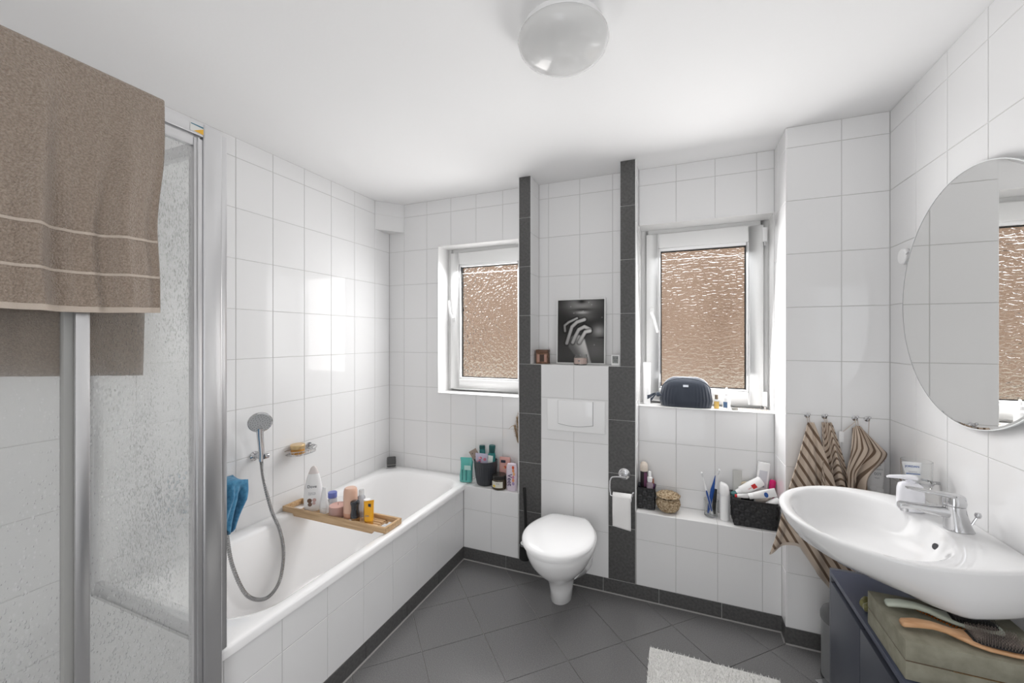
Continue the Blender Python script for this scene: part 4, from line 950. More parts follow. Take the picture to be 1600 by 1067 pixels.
# widest towel, falls far down to the left of the basin
hung('widest brown striped hand towel reaching down beside the basin', (hx4[0], 2.25, HZ-0.02),
     lambda v: (0.546-0.160*v**0.92, 0.566+0.165*v**0.85),
     lambda u: 0.45+0.055*min(u, 0.30)/0.30-0.20*max(0, min(0.75, u)-0.34)/0.4+0.012*math.sin(u*9), 2.226,
     ((0.9, 1.0, 0.5), (0.6, 2.0, 2.2), (0.35, 4.0, 0.3)),
     lambda u, v, p: ((p[0]*0.86+p[2]*0.50)/0.031, v))
hung('narrow twisted brown striped hand towel on the second hook', (hx4[1], 2.25, HZ-0.02),
     lambda v: (0.604-0.02*v, 0.640+0.085*v**0.8), lambda u: 0.60+0.02*math.sin(u*5), 2.255,
     ((0.8, 1.5, 1.2), (0.7, 3.0, 0.2), (0.3, 5.0, 1.0)),
     lambda u, v, p: ((p[2]*0.97+p[0]*0.22+0.05*math.sin(u*6.5))/0.027, v))
hung('short brown striped hand towel with folded corner by the white pouch', (hx4[2], 2.25, HZ-0.022),
     lambda v: (0.712-0.042*min(1, v*2.2)+0.02*v, 0.748+0.080*min(1, v/0.22)-0.075*sm3((v-0.22)/0.30)), lambda u: 0.62+0.015*math.sin(u*6), 2.238,
     ((0.9, 1.5, 0.2), (0.8, 2.5, 1.4), (0.4, 4.0, 2.0)),
     lambda u, v, p: ((u*0.19+v*0.12)/0.030, v), top=(0.012, 0.012))
# loose corner of the short towel and its white tag
ct = thing('towel_tag', 'small white fabric tag hanging beside the short striped towel', 'tag', (0.678, YP-0.02, 1.0))
B().box(-0.009, 0.009, -0.001, 0.001, -0.024, 0.024).out('tag_cloth', M_white, ct, smooth=0)
B().tube([(0.006, 0, 0.023), (0.05, -0.004, HZ-1.0-0.01)], 0.0012, 6).out('tag_string', M_hemb, ct)
# white hair product pouch hanging from the last hook
po = thing('hair_mask_pouch', 'white and lilac printed pouch hanging below the corner hook', 'pouch', (0.799, YP-0.017, 0.955))
pr = []
for z, a, b_ in ((-0.225, 0.020, 0.012), (-0.20, 0.026, 0.014), (-0.12, 0.031, 0.012), (-0.05, 0.033, 0.009)):
    pr.append([(x, y, zz) for x, y, zz in ring(0, 0, z, a, b_, 2.6, 28)])
B().loft(pr).out('pouch_body', mat('white_bottle'), po, smooth=60)
B().loft([ring(0, 0, z, a, b_, 2.6, 28) for z, a, b_ in ((-0.0495, 0.033, 0.010), (-0.02, 0.0335, 0.006), (0.0, 0.034, 0.0018))]).out('lilac_top', mat('lilac_foil', (0.42, 0.38, 0.55), 0.35), po, smooth=60)
B().tube([(0, 0, -0.002), (-0.022, 0.004, 0.06), (-0.022, -0.004, HZ-0.955-0.001)], 0.0012, 6).out('string', M_hemb, po)
for s_, z, sz, mm in (('SANA', -0.062, 0.020, M_ink), ('TEXTURANTE', -0.084, 0.0075, M_ink_grey), ('100%', -0.104, 0.017, M_ink_grey), ('BAUMWOLLE', -0.122, 0.008, M_ink_grey)):
    lettering('brand_print', s_, sz, mm, po, (0.002, -0.0122 if z < -0.08 else -0.0105, z), (1, 0, 0), (0, 0.02, 1), radius=0.06, bold=mm is M_ink)
for (dx, dz, r) in ((-0.012, -0.165, 0.012), (0.012, -0.172, 0.013), (0.0, -0.195, 0.012)):
    B().loft([ring(dx, 0, 0, r, r*0.8, 2, 16), ring(dx, 0, 0.0006, r, r*0.8, 2, 16)]).xf(Matrix.Translation((0, -0.0140, dz)) @ Matrix.Rotation(pi/2, 4, 'X')).out('cotton_print', M_white, po, smooth=0)

# ------------------------------------------------------------------ vanity cabinet under the basin
M_cab = mat('anthracite_lacquer', (0.050, 0.055, 0.070), 0.42)
M_cabtop = mat('blue_grey_laminate', (0.062, 0.072, 0.105), 0.4)
CX, CY1, CY0, CZ = 0.512, 1.832, 0.95, 0.60
cabn = thing('vanity_cabinet', 'dark grey vanity cabinet below the washbasin', 'cabinet', (0, 0, 0))
B().box(CX+0.022, XR-0.002, CY0, CY1-0.016, 0.05, CZ-0.03).out('carcass', M_cab, cabn, bev=0.001)
B().box(CX+0.004, XR-0.002, CY1-0.016, CY1, 0.0, CZ-0.001).out('side_panel', mat('side_lacquer', (0.085, 0.09, 0.105), 0.4), cabn, bev=0.001)
B().box(CX, XR-0.002, CY0, CY1-0.0165, CZ-0.018, CZ).out('top_panel', M_cabtop, cabn, bev=0.0012)
B().box(CX+0.05, XR-0.01, CY0, CY1-0.02, 0.0, 0.05).out('plinth', M_black, cabn)
for y0, y1 in ((1.560, 1.814), (1.260, 1.556), (0.955, 1.256)):
    dd = B().box(CX+0.003, CX+0.021, y0, y1, 0.055, CZ-0.045).out('door', M_cab, cabn, bev=0.0015)
# pedal bin between cabinet and pillar
bn = thing('pedal_bin', 'small grey pedal bin between cabinet and pillar', 'bin', (0.648, 2.105, 0.0))
M_bin = mat('grey_bin', (0.27, 0.275, 0.28), 0.35, metal=0.3)
B().lathe([(0, 0.0), (0.083, 0.0), (0.084, 0.003), (0.084, 0.014), (0, 0.014)], 40).out('foot_ring', M_black, bn)
B().lathe([(0, 0.0145), (0.082, 0.0145), (0.082, 0.252), (0, 0.252)], 40).out('body', M_bin, bn)
B().lathe([(0, 0.2525), (0.085, 0.2525), (0.085, 0.272), (0.078, 0.288), (0.05, 0.298), (0, 0.302)], 40).out('lid', mat('dark_bin_lid', (0.12, 0.122, 0.126), 0.4), bn, smooth=50)
B().box(-0.128, -0.07, -0.020, 0.020, 0.012, 0.016).out('pedal', M_chrome, bn, bev=0.001, mw=Matrix.Rotation(0.55, 4, 'Z'))

# ------------------------------------------------------------------ storage box, brushes
M_olive = noise_bump(noise_color(mat('olive_linen', (0.19, 0.185, 0.14), 0.85, spec=0.15), (0.225, 0.215, 0.165), (0.29, 0.28, 0.22), 30, 5.0), 700, 0.4, 0.001)
bx = thing('storage_box', 'olive green lidded storage box on the cabinet top', 'box', (0, 0, 0))
bx0, bx1, by0, by1 = 0.519, 0.815, 1.298, 1.515
B().box(bx0, bx1, by0, by1, CZ+0.0008, CZ+0.046).out('box_base', M_olive, bx, bev=0.002)
B().box(bx0, bx1, by0, by1, CZ+0.0485, CZ+0.097).out('box_lid', M_olive, bx, bev=0.002)
B().box(bx0+0.002, bx1-0.002, by0+0.002, by1-0.002, CZ+0.046, CZ+0.0486).out('inner_rim', mat('brown_rim', (0.10, 0.065, 0.04), 0.6), bx)
B().box(bx0+0.09, bx1-0.01, by0-0.0004, by0+0.002, CZ+0.0462, CZ+0.0476).out('gold_edge', M_gold, bx)
BTZ = CZ+0.0975
def brush(name, lab, loc, rz, wood, padc, brc, L=0.235, wide=0.036, handle_hole=True, tiltx=0.0):
    t = thing(name, lab, 'hairbrush', loc, rot=(tiltx, 0, rz))
    # handle from x=0 to .11, paddle from .11 to L
    out = [(0.0, 0.010), (0.004, 0.014), (0.03, 0.0155), (0.06, 0.012), (0.085, 0.0105), (0.105, 0.017), (0.125, wide*0.82), (0.15, wide*0.98), (0.19, wide), (L-0.02, wide*0.93), (L-0.005, wide*0.75), (L, wide*0.5)]
    rings_ = []
    for x, w in out:
        zc = 0.012+0.010*math.sin(min(1, x/0.11)*pi) if x < 0.11 else 0.012-0.004*min(1, (x-0.11)/0.05)
        hh = 0.0065 if x > 0.11 else 0.0075
        if x in (0.0, L): hh *= 0.6
        rings_.append([(x, w*math.copysign(abs(math.cos(a))**0.8, math.cos(a)), zc+hh*math.copysign(abs(math.sin(a))**0.8, math.sin(a))) for a in [2*pi*k/20 for k in range(20)]])
    B().loft(rings_).out('handle', wood, t, smooth=60)
    pad = [(0.128, wide*0.55), (0.14, wide*0.76), (0.165, wide*0.86), (0.195, wide*0.87), (L-0.022, wide*0.78), (L-0.012, wide*0.55)]
    B().loft([[(x, w*math.cos(a), 0.0155+max(0, 0.004*math.sin(a))) for a in [2*pi*k/20 for k in range(20)]] for x, w in pad]).out('cushion', padc, t, smooth=60)
    b = B(); x = 0.134
    while x < L-0.014:
        w = wide*0.78*math.sqrt(max(0.05, 1-((x-(0.128+L-0.012)/2)/0.058)**4)); y = -w
        while y <= w:
            lx, ly = (x-0.18)*0.05, y*0.12
            b.tube([(x, y, 0.017), (x+lx, y+ly, 0.0325)], 0.0006, 5, cap=False); b.lathe([(0.0003, 0), (0.0011, 0.0006), (0.0008, 0.0018), (0.0002, 0.0022)], 5, (x+lx, y+ly, 0.0322))
            y += 0.0056
        x += 0.0056
    br = b.out('bristles', brc, t, smooth=40); br['kind'] = 'stuff'
    return t
M_wood = noise_color(mat('beech_wood', (0.55, 0.31, 0.16), 0.4), (0.47, 0.25, 0.12), (0.60, 0.36, 0.20), 14, 3.0, stretch=(0.5, 8, 8))
M_sage = mat('sage_plastic', (0.50, 0.54, 0.46), 0.35)
M_pad = mat('black_cushion', (0.015, 0.014, 0.014), 0.6)
M_brn = mat('brown_bristle', (0.20, 0.165, 0.145), 0.4)
M_dkb = mat('dark_bristle', (0.05, 0.05, 0.05), 0.4)
brush('paddle_hairbrush', 'wooden paddle hairbrush with brown bristles on storage box front', (0.531, 1.352, BTZ), -0.03, M_wood, M_pad, M_brn)
brush('sage_hairbrush', 'pale sage green hairbrush behind the wooden hairbrush', (0.532, 1.438, BTZ), -0.10, M_sage, M_pad, M_dkb, L=0.225, wide=0.030)
tc_ = thing('tortoise_comb', 'amber tortoiseshell comb under the pale green hairbrush', 'comb', (0.610, 1.478, BTZ), rz=-0.75)
M_amber = mat('amber_acetate', (0.42, 0.13, 0.02), 0.2, coat=0.4)
B().box(0.0, 0.13, 0.0, 0.014, 0.0, 0.004).out('spine', M_amber, tc_, bev=0.0015)
for k in range(22): B().box(0.004+k*0.0057, 0.0066+k*0.0057, -0.026, 0.001, 0.0008, 0.0032).out('tooth', M_amber, tc_, smooth=0)
# crumpled green hair tie on the cabinet top
sc_ = thing('scrunchie', 'olive satin scrunchie on the cabinet top under the basin', 'scrunchie', (0.572, 1.575, CZ))
rgs = []
for k in range(40):
    a = 2*pi*k/40; R0 = 0.034; rr = 0.013+0.004*math.sin(k*2.4); cc = (R0*math.cos(a), R0*math.sin(a))
    rgs.append([((R0+rr*math.cos(t))*math.cos(a), (R0+rr*math.cos(t))*math.sin(a), 0.0185+rr*math.sin(t)*(1+0.2*math.sin(t*3+k))) for t in [2*pi*m/14 for m in range(14)]])
rgs.append(rgs[0])
B().loft(rgs, False, False).out('fabric', mat('olive_satin', (0.17, 0.16, 0.06), 0.4, sheen=0.3), sc_, smooth=60)

# ------------------------------------------------------------------ rug
rug = thing('bath_rug', 'fluffy white bath rug on the dark floor', 'rug', (0, 0, 0))
rc = [Vector((-0.122, 1.995)), Vector((0.393, 2.005)), Vector((0.40, 1.20)), Vector((-0.118, 1.19))]
B().prism([(p.x, p.y) for p in rc], 0.0005, 0.010).out('backing', mat('rug_backing', (0.72, 0.71, 0.69), 0.95, spec=0.1), rug, bev=0.003)
rnd = random.Random(3); pv, pf = [], []
for k in range(30000):
    s_, t_ = rnd.random(), rnd.random()**0.75
    p = (rc[0]*(1-s_)+rc[1]*s_)*(1-t_)+(rc[3]*(1-s_)+rc[2]*s_)*t_
    h = 0.016+0.008*rnd.random(); dx, dy = rnd.gauss(0, 0.004), rnd.gauss(0, 0.004); r = 0.0021; a = rnd.random()*6.28; o = len(pv)
    for m in range(3): pv.append((p.x+r*math.cos(a+m*2.094), p.y+r*math.sin(a+m*2.094), 0.007))
    pv.append((p.x+dx, p.y+dy, h)); pf += [(o, o+1, o+3), (o+1, o+2, o+3), (o+2, o, o+3)]
pm = bpy.data.meshes.new('pile'); pm.from_pydata(pv, [], pf)
for p in pm.polygons: p.use_smooth = True
pl_ = link('pile', pm, mat('rug_pile', (0.82, 0.81, 0.79), 0.95, spec=0.1), rug); pl_['kind'] = 'stuff'
# ------------------------------------------------------------------ ledge beside the tub
rp = thing('refill_pouch', 'turquoise soap refill pouch on the corner of the tub rim', 'pouch', (-1.304, 2.400, TZ+0.0008), rz=0.2)
M_aqua = mat('turquoise_film', (0.10, 0.42, 0.38), 0.18, coat=0.4); M_aqd = mat('deep_teal_film', (0.02, 0.17, 0.17), 0.15, coat=0.4)
pr = [[(x+0.004*math.sin(9*z*20+x*60), y, z) for x, y, _ in ring(0, 0, z, a, b_, 3.0, 32)] for z, a, b_ in ((0, 0.036, 0.022), (0.004, 0.040, 0.026), (0.04, 0.041, 0.025), (0.09, 0.042, 0.020), (0.13, 0.042, 0.012), (0.152, 0.042, 0.003), (0.158, 0.042, 0.0015))]
B().loft(pr).out('pouch_body', M_aqua, rp, smooth=50)
for s_, w in ((-0.021, 0.007), (0.006, 0.009)):
    B().box(s_-w/2, s_+w/2, -0.0275, -0.0235, 0.012, 0.085).out('print_panel', M_aqd, rp, bev=0.002)
B().box(-0.004, 0.040, -0.0245, -0.0235, 0.09, 0.12).out('print_panel', mat('pale_aqua', (0.45, 0.68, 0.64), 0.3), rp, smooth=0, rot=(0.12, 0, 0))
pt = thing('ribbed_pot', 'dark grey ribbed plant pot filled with bath products', 'pot', (-1.176, 2.428, LZ+0.0005))
n_ = 120
def ribbed(z, r): return [((r+0.0016*(1 if (k//2) % 2 else 0))*math.cos(2*pi*k/n_), (r+0.0016*(1 if (k//2) % 2 else 0))*math.sin(2*pi*k/n_), z) for k in range(n_)]
def plain(z, r): return [(r*math.cos(2*pi*k/n_), r*math.sin(2*pi*k/n_), z) for k in range(n_)]
B().loft([plain(0, 0.050), plain(0.003, 0.054), ribbed(0.010, 0.057), ribbed(0.06, 0.067), ribbed(0.12, 0.0735), ribbed(0.128, 0.0742), plain(0.130, 0.0755), plain(0.156, 0.0775), plain(0.158, 0.0765), plain(0.158, 0.0735), plain(0.03, 0.060), plain(0.028, 0.01)]).out('pot_body', mat('slate_plastic', (0.045, 0.048, 0.055), 0.42), pt, smooth=30)
PZ = LZ+0.0305
M_teal = mat('teal_plastic', (0.01, 0.16, 0.16), 0.25, coat=0.3)
tb1 = thing('shampoo_bottle', 'teal shampoo bottle with dark cap at the side of ribbed pot', 'bottle', (-1.137, 2.418, PZ), rot=(0.0, 0.06, 0))
B().loft([ring(0, 0, z, a, a*0.7, 2.4, 28) for z, a in ((0, 0.022), (0.004, 0.025), (0.165, 0.026), (0.182, 0.021), (0.184, 0.016))]).out('bottle_body', M_teal, tb1, smooth=50)
B().loft([ring(0, 0, z, a, a*0.8, 2.8, 28) for z, a in ((0.1845, 0.019), (0.225, 0.021), (0.232, 0.019))]).out('cap', mat('dark_teal_cap', (0.008, 0.075, 0.075), 0.3), tb1, smooth=50)
B().box(-0.017, 0.017, -0.0188, -0.0182, 0.115, 0.168).out('label', mat('mint_label', (0.70, 0.76, 0.73), 0.4), tb1, smooth=0)
tb2 = thing('gel_bottle', 'teal bottle cap showing at the back of ribbed pot', 'bottle', (-1.205, 2.455, PZ), rot=(0, -0.05, 0))
B().loft([ring(0, 0, z, a, a*0.7, 2.4, 28) for z, a in ((0, 0.018), (0.185, 0.020), (0.19, 0.016))]).out('bottle_body', M_teal, tb2, smooth=50)
B().loft([ring(0, 0, z, a, a*0.7, 2.6, 28) for z, a in ((0.1905, 0.020), (0.212, 0.019))]).out('cap', mat('dark_teal_cap'), tb2, smooth=50)
def printed_pack(name, lab, cat, loc, w, h, t, rot, base, blobs, seed=1):
    o = thing(name, lab, cat, loc, rot=rot)
    B().loft([[(x, y, z) for x, y, _ in ring(0, 0, z, w/2*a, t/2*b_, 3.0, 28)] for z, a, b_ in ((0, 0.96, 0.5), (h*0.06, 1, 0.9), (h*0.5, 1, 1), (h*0.9, 1, 0.5), (h, 1, 0.06))]).out('pack_body', base, o, smooth=50)
    rd = random.Random(seed)
    for (c, n) in blobs:
        for _ in range(n):
            x = rd.uniform(-0.34, 0.34)*w; z = rd.uniform(0.25, 0.8)*h; r = rd.uniform(0.07, 0.14)*w
            yy = -t/2*(1.0 if z < h*0.55 else 1.0-0.95*(z/h-0.55))*0.985
            B().loft([ring(0, 0, 0, r, r*rd.uniform(0.5, 1), 2, 12), ring(0, 0, 0.0008, r*0.9, r*0.7, 2, 12)]).xf(Matrix.Translation((x, yy, z)) @ Matrix.Rotation(pi/2, 4, 'X') @ Matrix.Rotation(rd.random()*3, 4, 'Z')).out('flower_print', mat('print_c%d%d%d' % tuple(int(k*99) for k in c), c, 0.4), o, smooth=0)
    return o
printed_pack('bath_salt_pack', 'pink and blue flower printed pack in front of ribbed pot', 'pack', (-1.190, 2.397, PZ+0.055), 0.084, 0.122, 0.014, (0.02, 0.0, 0.1), mat('sky_lilac_foil', (0.48, 0.46, 0.58), 0.35), (((0.55, 0.16, 0.22), 5), ((0.72, 0.42, 0.48), 5), ((0.16, 0.24, 0.42), 3)), 4)
printed_pack('brown_sachet', 'small brown sachet leaning out of the ribbed pot', 'sachet', (-1.218, 2.425, PZ+0.10), 0.055, 0.10, 0.008, (0.0, -0.55, 0.2), mat('taupe_foil', (0.30, 0.24, 0.20), 0.4), (((0.14, 0.10, 0.09), 3), ((0.48, 0.44, 0.40), 2)), 8)
aj = thing('scrub_jar', 'brown glass jar with pale label and dark lid before ribbed pot', 'jar', (-1.060, 2.388, LZ+0.0006))
M_brown_glass = mat('brown_glass', (0.045, 0.030, 0.012), 0.1, coat=0.5)
B().lathe([(0, 0), (0.043, 0), (0.046, 0.004), (0.046, 0.060), (0.042, 0.066), (0, 0.066)], 40).out('jar_body', M_brown_glass, aj)
B().lathe([(0, 0.0662), (0.0465, 0.0662), (0.047, 0.070), (0.047, 0.086), (0.044, 0.089), (0, 0.089)], 40).out('lid', mat('dark_lid', (0.02, 0.018, 0.016), 0.25), aj)
lab_ = [[(0.0464*math.sin(a), -0.0464*math.cos(a), z) for a in [(-0.9+1.8*k/16) for k in range(17)]] for z in (0.016, 0.054)]
B().loft(lab_, False, False, close=False).out('label', mat('cream_label', (0.68, 0.66, 0.58), 0.5), aj, smooth=60)
lettering('label_print', 'SCRUB', 0.010, M_ink_grey, aj, (0.004, -0.0466, 0.042), (1, 0, 0), (0, 0, 1), radius=0.0466)
B().loft([ring(0, 0, 0, 0.010, 0.008, 2, 14), ring(0, 0, 0.0006, 0.009, 0.007, 2, 14)]).xf(Matrix.Translation((-0.016, -0.0438, 0.026)) @ Matrix.Rotation(-0.35, 4, 'Z') @ Matrix.Rotation(pi/2, 4, 'X')).out('lemon_print', mat('lemon_yellow', (0.75, 0.55, 0.05), 0.5), aj, smooth=0)
printed_pack('pink_shower_tube', 'pink flower printed tube behind the brown jar', 'tube', (-1.052, 2.462, LZ+0.0006), 0.075, 0.18, 0.034, (0, 0, 0.1), mat('salmon_tube', (0.66, 0.36, 0.33), 0.35), (((0.55, 0.10, 0.08), 5), ((0.80, 0.62, 0.52), 5), ((0.70, 0.45, 0.20), 3)), 5)
B().box(-1.072, -1.040, 2.4405, 2.4425, LZ+0.148, LZ+0.165).out('label_plate', M_ink, bpy.data.objects['pink_shower_tube'], smooth=0, mw=bpy.data.objects['pink_shower_tube'].matrix_basis.inverted())
vt = thing('lilac_bottle', 'lilac flower printed bottle with sideways lettering on ledge corner', 'bottle', (-0.973, 2.388, LZ+0.0006), rz=0.1)
B().loft([ring(0, 0, z, a, a*0.6, 2.4, 32) for z, a in ((0, 0.030), (0.004, 0.033), (0.03, 0.034), (0.10, 0.036), (0.15, 0.034), (0.166, 0.028), (0.168, 0.02))]).out('bottle_body', mat('lilac_white', (0.66, 0.58, 0.66), 0.3), vt, smooth=50)
rd = random.Random(11)
for k, c in enumerate(((0.62, 0.10, 0.04), (0.70, 0.28, 0.12), (0.72, 0.40, 0.20), (0.60, 0.22, 0.30), (0.70, 0.30, 0.14), (0.36, 0.26, 0.45))):
    B().loft([ring(0, 0, 0, 0.008, 0.011, 2, 12), ring(0, 0, 0.0006, 0.007, 0.010, 2, 12)]).xf(Matrix.Translation((0.014+rd.uniform(-0.006, 0.006), -0.0205, 0.148-0.020*k)) @ Matrix.Rotation(pi/2, 4, 'X')).out('flower_print', mat('petal_%d' % k, c, 0.4), vt, smooth=0)
lettering('brand_print', 'Veet', 0.040, mat('plum_ink', (0.10, 0.07, 0.14), 0.5), vt, (-0.008, -0.0224, 0.070), (0, 0, -1), (1, 0, 0), bold=True)
# pampas grass in a slim vase behind the dark strip
vs = thing('slim_vase', 'slim clay vase standing in the ledge corner by the column', 'vase', (-0.942, 2.480, LZ+0.0005))
B().lathe([(0, 0), (0.016, 0), (0.020, 0.02), (0.020, 0.08), (0.011, 0.12), (0.010, 0.15), (0.012, 0.16), (0.009, 0.16), (0.008, 0.12), (0, 0.03)], 24).out('vase_body', mat('clay', (0.45, 0.35, 0.28), 0.7), vs)
pg = thing('pampas_grass', 'dried pampas grass plumes rising beside the dark tile strip', 'dried grass', (-0.942, 2.480, LZ+0.05))
M_pam = noise_color(mat('dried_pampas', (0.45, 0.33, 0.2), 0.95, spec=0.1), (0.36, 0.24, 0.13), (0.62, 0.48, 0.33), 60, 3.0)
rd = random.Random(5)
for (dx, dz, ph) in ((-0.030, 0.385, 0.0), (-0.018, 0.41, 1.3), (-0.046, 0.33, 2.2)):
    P = [(0, 0, 0), (dx*0.15, -0.002, dz*0.45), (dx*0.55, -0.004, dz*0.75), (dx, -0.006, dz)]
    st_ = bez(P, 8)
    B().tube(st_, 0.0012, 6).out('stem', M_pam, pg)
    hv, hf = [], []
    for k in range(900):
        t = rd.uniform(0.55, 1.0); i = min(len(st_)-2, int(t*(len(st_)-1))); p = st_[i].lerp(st_[i+1], t*(len(st_)-1)-i)
        r = 0.020*math.sin(min(1, (t-0.5)/0.45)*pi*0.9)+0.004; a = rd.random()*6.28
        e = Vector((r*math.cos(a), r*math.sin(a)*0.6, rd.uniform(0.004, 0.03))); s_ = Vector((-e.y, e.x, 0)).normalized()*0.0007
        o = len(hv); hv += [tuple(p-s_), tuple(p+s_), tuple(p+e)]; hf.append((o, o+1, o+2))
    hm_ = bpy.data.meshes.new('plume'); hm_.from_pydata(hv, [], hf); pl2 = link('plume', hm_, M_pam, pg); pl2['kind'] = 'stuff'
for (dx, dz, cx) in ((-0.075, 0.335, -0.092), ):
    B().tube(bez([(dx*0.3, 0, 0.24), (dx*0.6, 0, dz-0.01), (dx*0.85, 0, dz), (cx, 0, dz-0.025)], 6), [0.0035*(1-k/19)+0.0004 for k in range(19)], 6).out('leaf', M_pam, pg)

# ------------------------------------------------------------------ cistern shelf: picture, candles, thermometer
fr_ = thing('framed_picture', 'silver framed black and white photo of a hand at lips', 'picture', (-0.5555, 2.478, SZ+0.0008), rot=(-0.035, 0, 0))
FW, FH = 0.303, 0.402
M_frame = mat('silver_frame', (0.80, 0.80, 0.79), 0.3)
for nm, bb in (('frame_side', (-FW/2, -FW/2+0.007, 0, FH)), ('frame_side', (FW/2-0.007, FW/2, 0, FH)), ('frame_rail', (-FW/2+0.007, FW/2-0.007, 0, 0.007)), ('frame_rail', (-FW/2+0.007, FW/2-0.007, FH-0.007, FH))):
    B().box(bb[0], bb[1], -0.008, 0.010, bb[2], bb[3]).out(nm, M_frame, fr_, bev=0.001)
B().box(-FW/2+0.004, FW/2-0.004, 0.0005, 0.006, 0.004, FH-0.004).out('backing', M_black, fr_)
# the print: greys painted per vertex on one flat sheet
NX, NZ = 120, 160
def seg_d(px, py, ax, ay, bx_, by_):
    dx, dy = bx_-ax, by_-ay; t = max(0, min(1, ((px-ax)*dx+(py-ay)*dy)/(dx*dx+dy*dy+1e-9)))
    return math.hypot(px-ax-t*dx, py-ay-t*dy), t
def sm(a, b_, x):
    t = max(0.0, min(1.0, (x-a)/(b_-a))); return t*t*(3-2*t)
F_ = [  # finger strokes in print coordinates (0..1, 0..1.33 downwards), radius, grey
    [((0.16, 0.66), (0.15, 0.54), (0.24, 0.47), (0.42, 0.39)), 0.030, 0.50],
    [((0.20, 0.92), (0.25, 0.76), (0.31, 0.57), (0.42, 0.47), (0.58, 0.42)), 0.042, 0.60],
    [((0.33, 0.90), (0.39, 0.76), (0.46, 0.63), (0.58, 0.57), (0.70, 0.63)), 0.043, 0.66],
    [((0.47, 0.90), (0.54, 0.78), (0.60, 0.68), (0.70, 0.66)), 0.044, 0.70]]
def print_grey(x, y):
    g = 0.055+0.05*sm(0.3, 0.9, y/1.33)
    g += 0.34*math.exp(-(((x-0.52)/0.34)**2+((y-0.10)/0.17)**2))                     # cheeks under the nose
    g -= 0.30*math.exp(-(((x-0.52)/0.10)**2+((y-0.04)/0.05)**2))                     # nostrils
    g -= 0.20*math.exp(-(((x-0.53)/0.19)**2+((y-0.205)/0.032)**2))                   # upper lip
    g += 0.36*math.exp(-(((x-0.53)/0.12)**2+((y-0.270)/0.028)**2))                   # lower lip light
    g += 0.10*math.exp(-(((x-0.62)/0.2)**2+((y-0.36)/0.08)**2))                      # chin
    g += 0.34*math.exp(-(((x-0.88)/0.12)**2+((y-0.66)/0.11)**2))                     # shoulder
    g -= 0.10*math.exp(-(((x-0.92)/0.10)**2+((y-0.80)/0.020)**2))
    g += 0.10*math.exp(-(((x-0.80)/0.30)**2+((y-1.05)/0.25)**2))
    # back of the hand and wrist
    d, t = seg_d(x, y, 0.42, 0.93, 0.62, 1.33); w = 0.20-0.085*t
    m = 1-sm(w-0.035, w+0.01, d); sh_ = 0.20+0.46*sm(-0.15, 0.16, (x-0.42)-(y-0.93)*0.55)
    g = g*(1-m)+sh_*m
    for pts, r, gr in F_:
        best = 9; tt = 0
        for k in range(len(pts)-1):
            dd, t = seg_d(x, y, *pts[k], *pts[k+1])
            if dd < best: best, tt = dd, (k+t)/(len(pts)-1)
        sh = 1-sm(r, r+0.035, best); g = g*(1-0.55*sh)                                # shadow round the finger
        m = 1-sm(r-0.014, r+0.002, best); gl_ = gr*(0.45+0.55*(1-(best/r)**2))*(0.75+0.4*tt)
        g = g*(1-m)+gl_*m
    for dx, dy in ((0.28, 0.14), (0.73, 0.11), (0.67, 0.06), (0.35, 0.28), (0.95, 0.38), (0.79, 0.95), (0.55, 0.24)):
        g += 0.25*math.exp(-((x-dx)**2+(y-dy)**2)/0.00012)
    return max(0.02, min(0.85, g))
x0, x1, z0, z1 = -FW/2+0.007, FW/2-0.007, 0.007, FH-0.007
pv = [(x0+(x1-x0)*i/NX, -0.0002, z0+(z1-z0)*j/NZ) for j in range(NZ+1) for i in range(NX+1)]
pf = [(j*(NX+1)+i, j*(NX+1)+i+1, (j+1)*(NX+1)+i+1, (j+1)*(NX+1)+i) for j in range(NZ) for i in range(NX)]
pm = bpy.data.meshes.new('print'); pm.from_pydata(pv, [], pf)
ca = pm.color_attributes.new('ink', 'FLOAT_COLOR', 'POINT'); buf = []
for j in range(NZ+1):
    for i in range(NX+1):
        g = print_grey(i/NX, 1.33*(1-j/NZ)); g = g**1.35; buf += [g, g*0.985, g*0.965, 1.0]
ca.data.foreach_set('color', buf)
M_print = mat('photo_print', (0.2, 0.2, 0.2), 0.25); n, l, p = nodes(M_print)
vc = n.new('ShaderNodeVertexColor'); vc.layer_name = 'ink'; l.new(vc.outputs[0], p.inputs['Base Color'])
link('print', pm, M_print, fr_)
bcn = thing('boxed_candle', 'brown boxed candle with a tassel beside the framed picture', 'candle', (-0.786, 2.447, SZ+0.0008), rz=0.12)
B().box(-0.037, 0.037, -0.037, 0.037, 0.0, 0.068).out('box', noise_color(mat('kraft_brown', (0.17, 0.085, 0.05), 0.5), (0.13, 0.06, 0.035), (0.25, 0.14, 0.085), 40, 3), bcn, bev=0.002)
B().box(-0.0385, 0.0385, -0.0385, 0.0385, 0.0685, 0.086).out('lid', mat('cocoa_lid', (0.13, 0.065, 0.04), 0.45), bcn, bev=0.002)
B().box(-0.013, 0.013, -0.0378, -0.0372, 0.014, 0.056).out('label', mat('umber_label', (0.06, 0.035, 0.025), 0.5), bcn, smooth=0)
B().box(-0.030, -0.015, -0.0377, -0.0373, 0.010, 0.058).out('pink_print', mat('dusky_pink', (0.42, 0.24, 0.19), 0.5), bcn, smooth=0)
B().box(0.015, 0.030, -0.0377, -0.0373, 0.010, 0.058).out('pink_print', mat('dusky_pink'), bcn, smooth=0)
B().tube([(0.036, -0.036, 0.086), (0.044, -0.044, 0.06), (0.046, -0.046, 0.038)], 0.0015, 6).tube([(0.046, -0.046, 0.040), (0.048, -0.048, 0.002)], [0.003, 0.006], 10).out('tassel', mat('umber_label'), bcn)
pcj = thing('pink_candle_jar', 'small pink candle in a glass jar before the picture', 'candle', (-0.539, 2.408, SZ+0.0008))
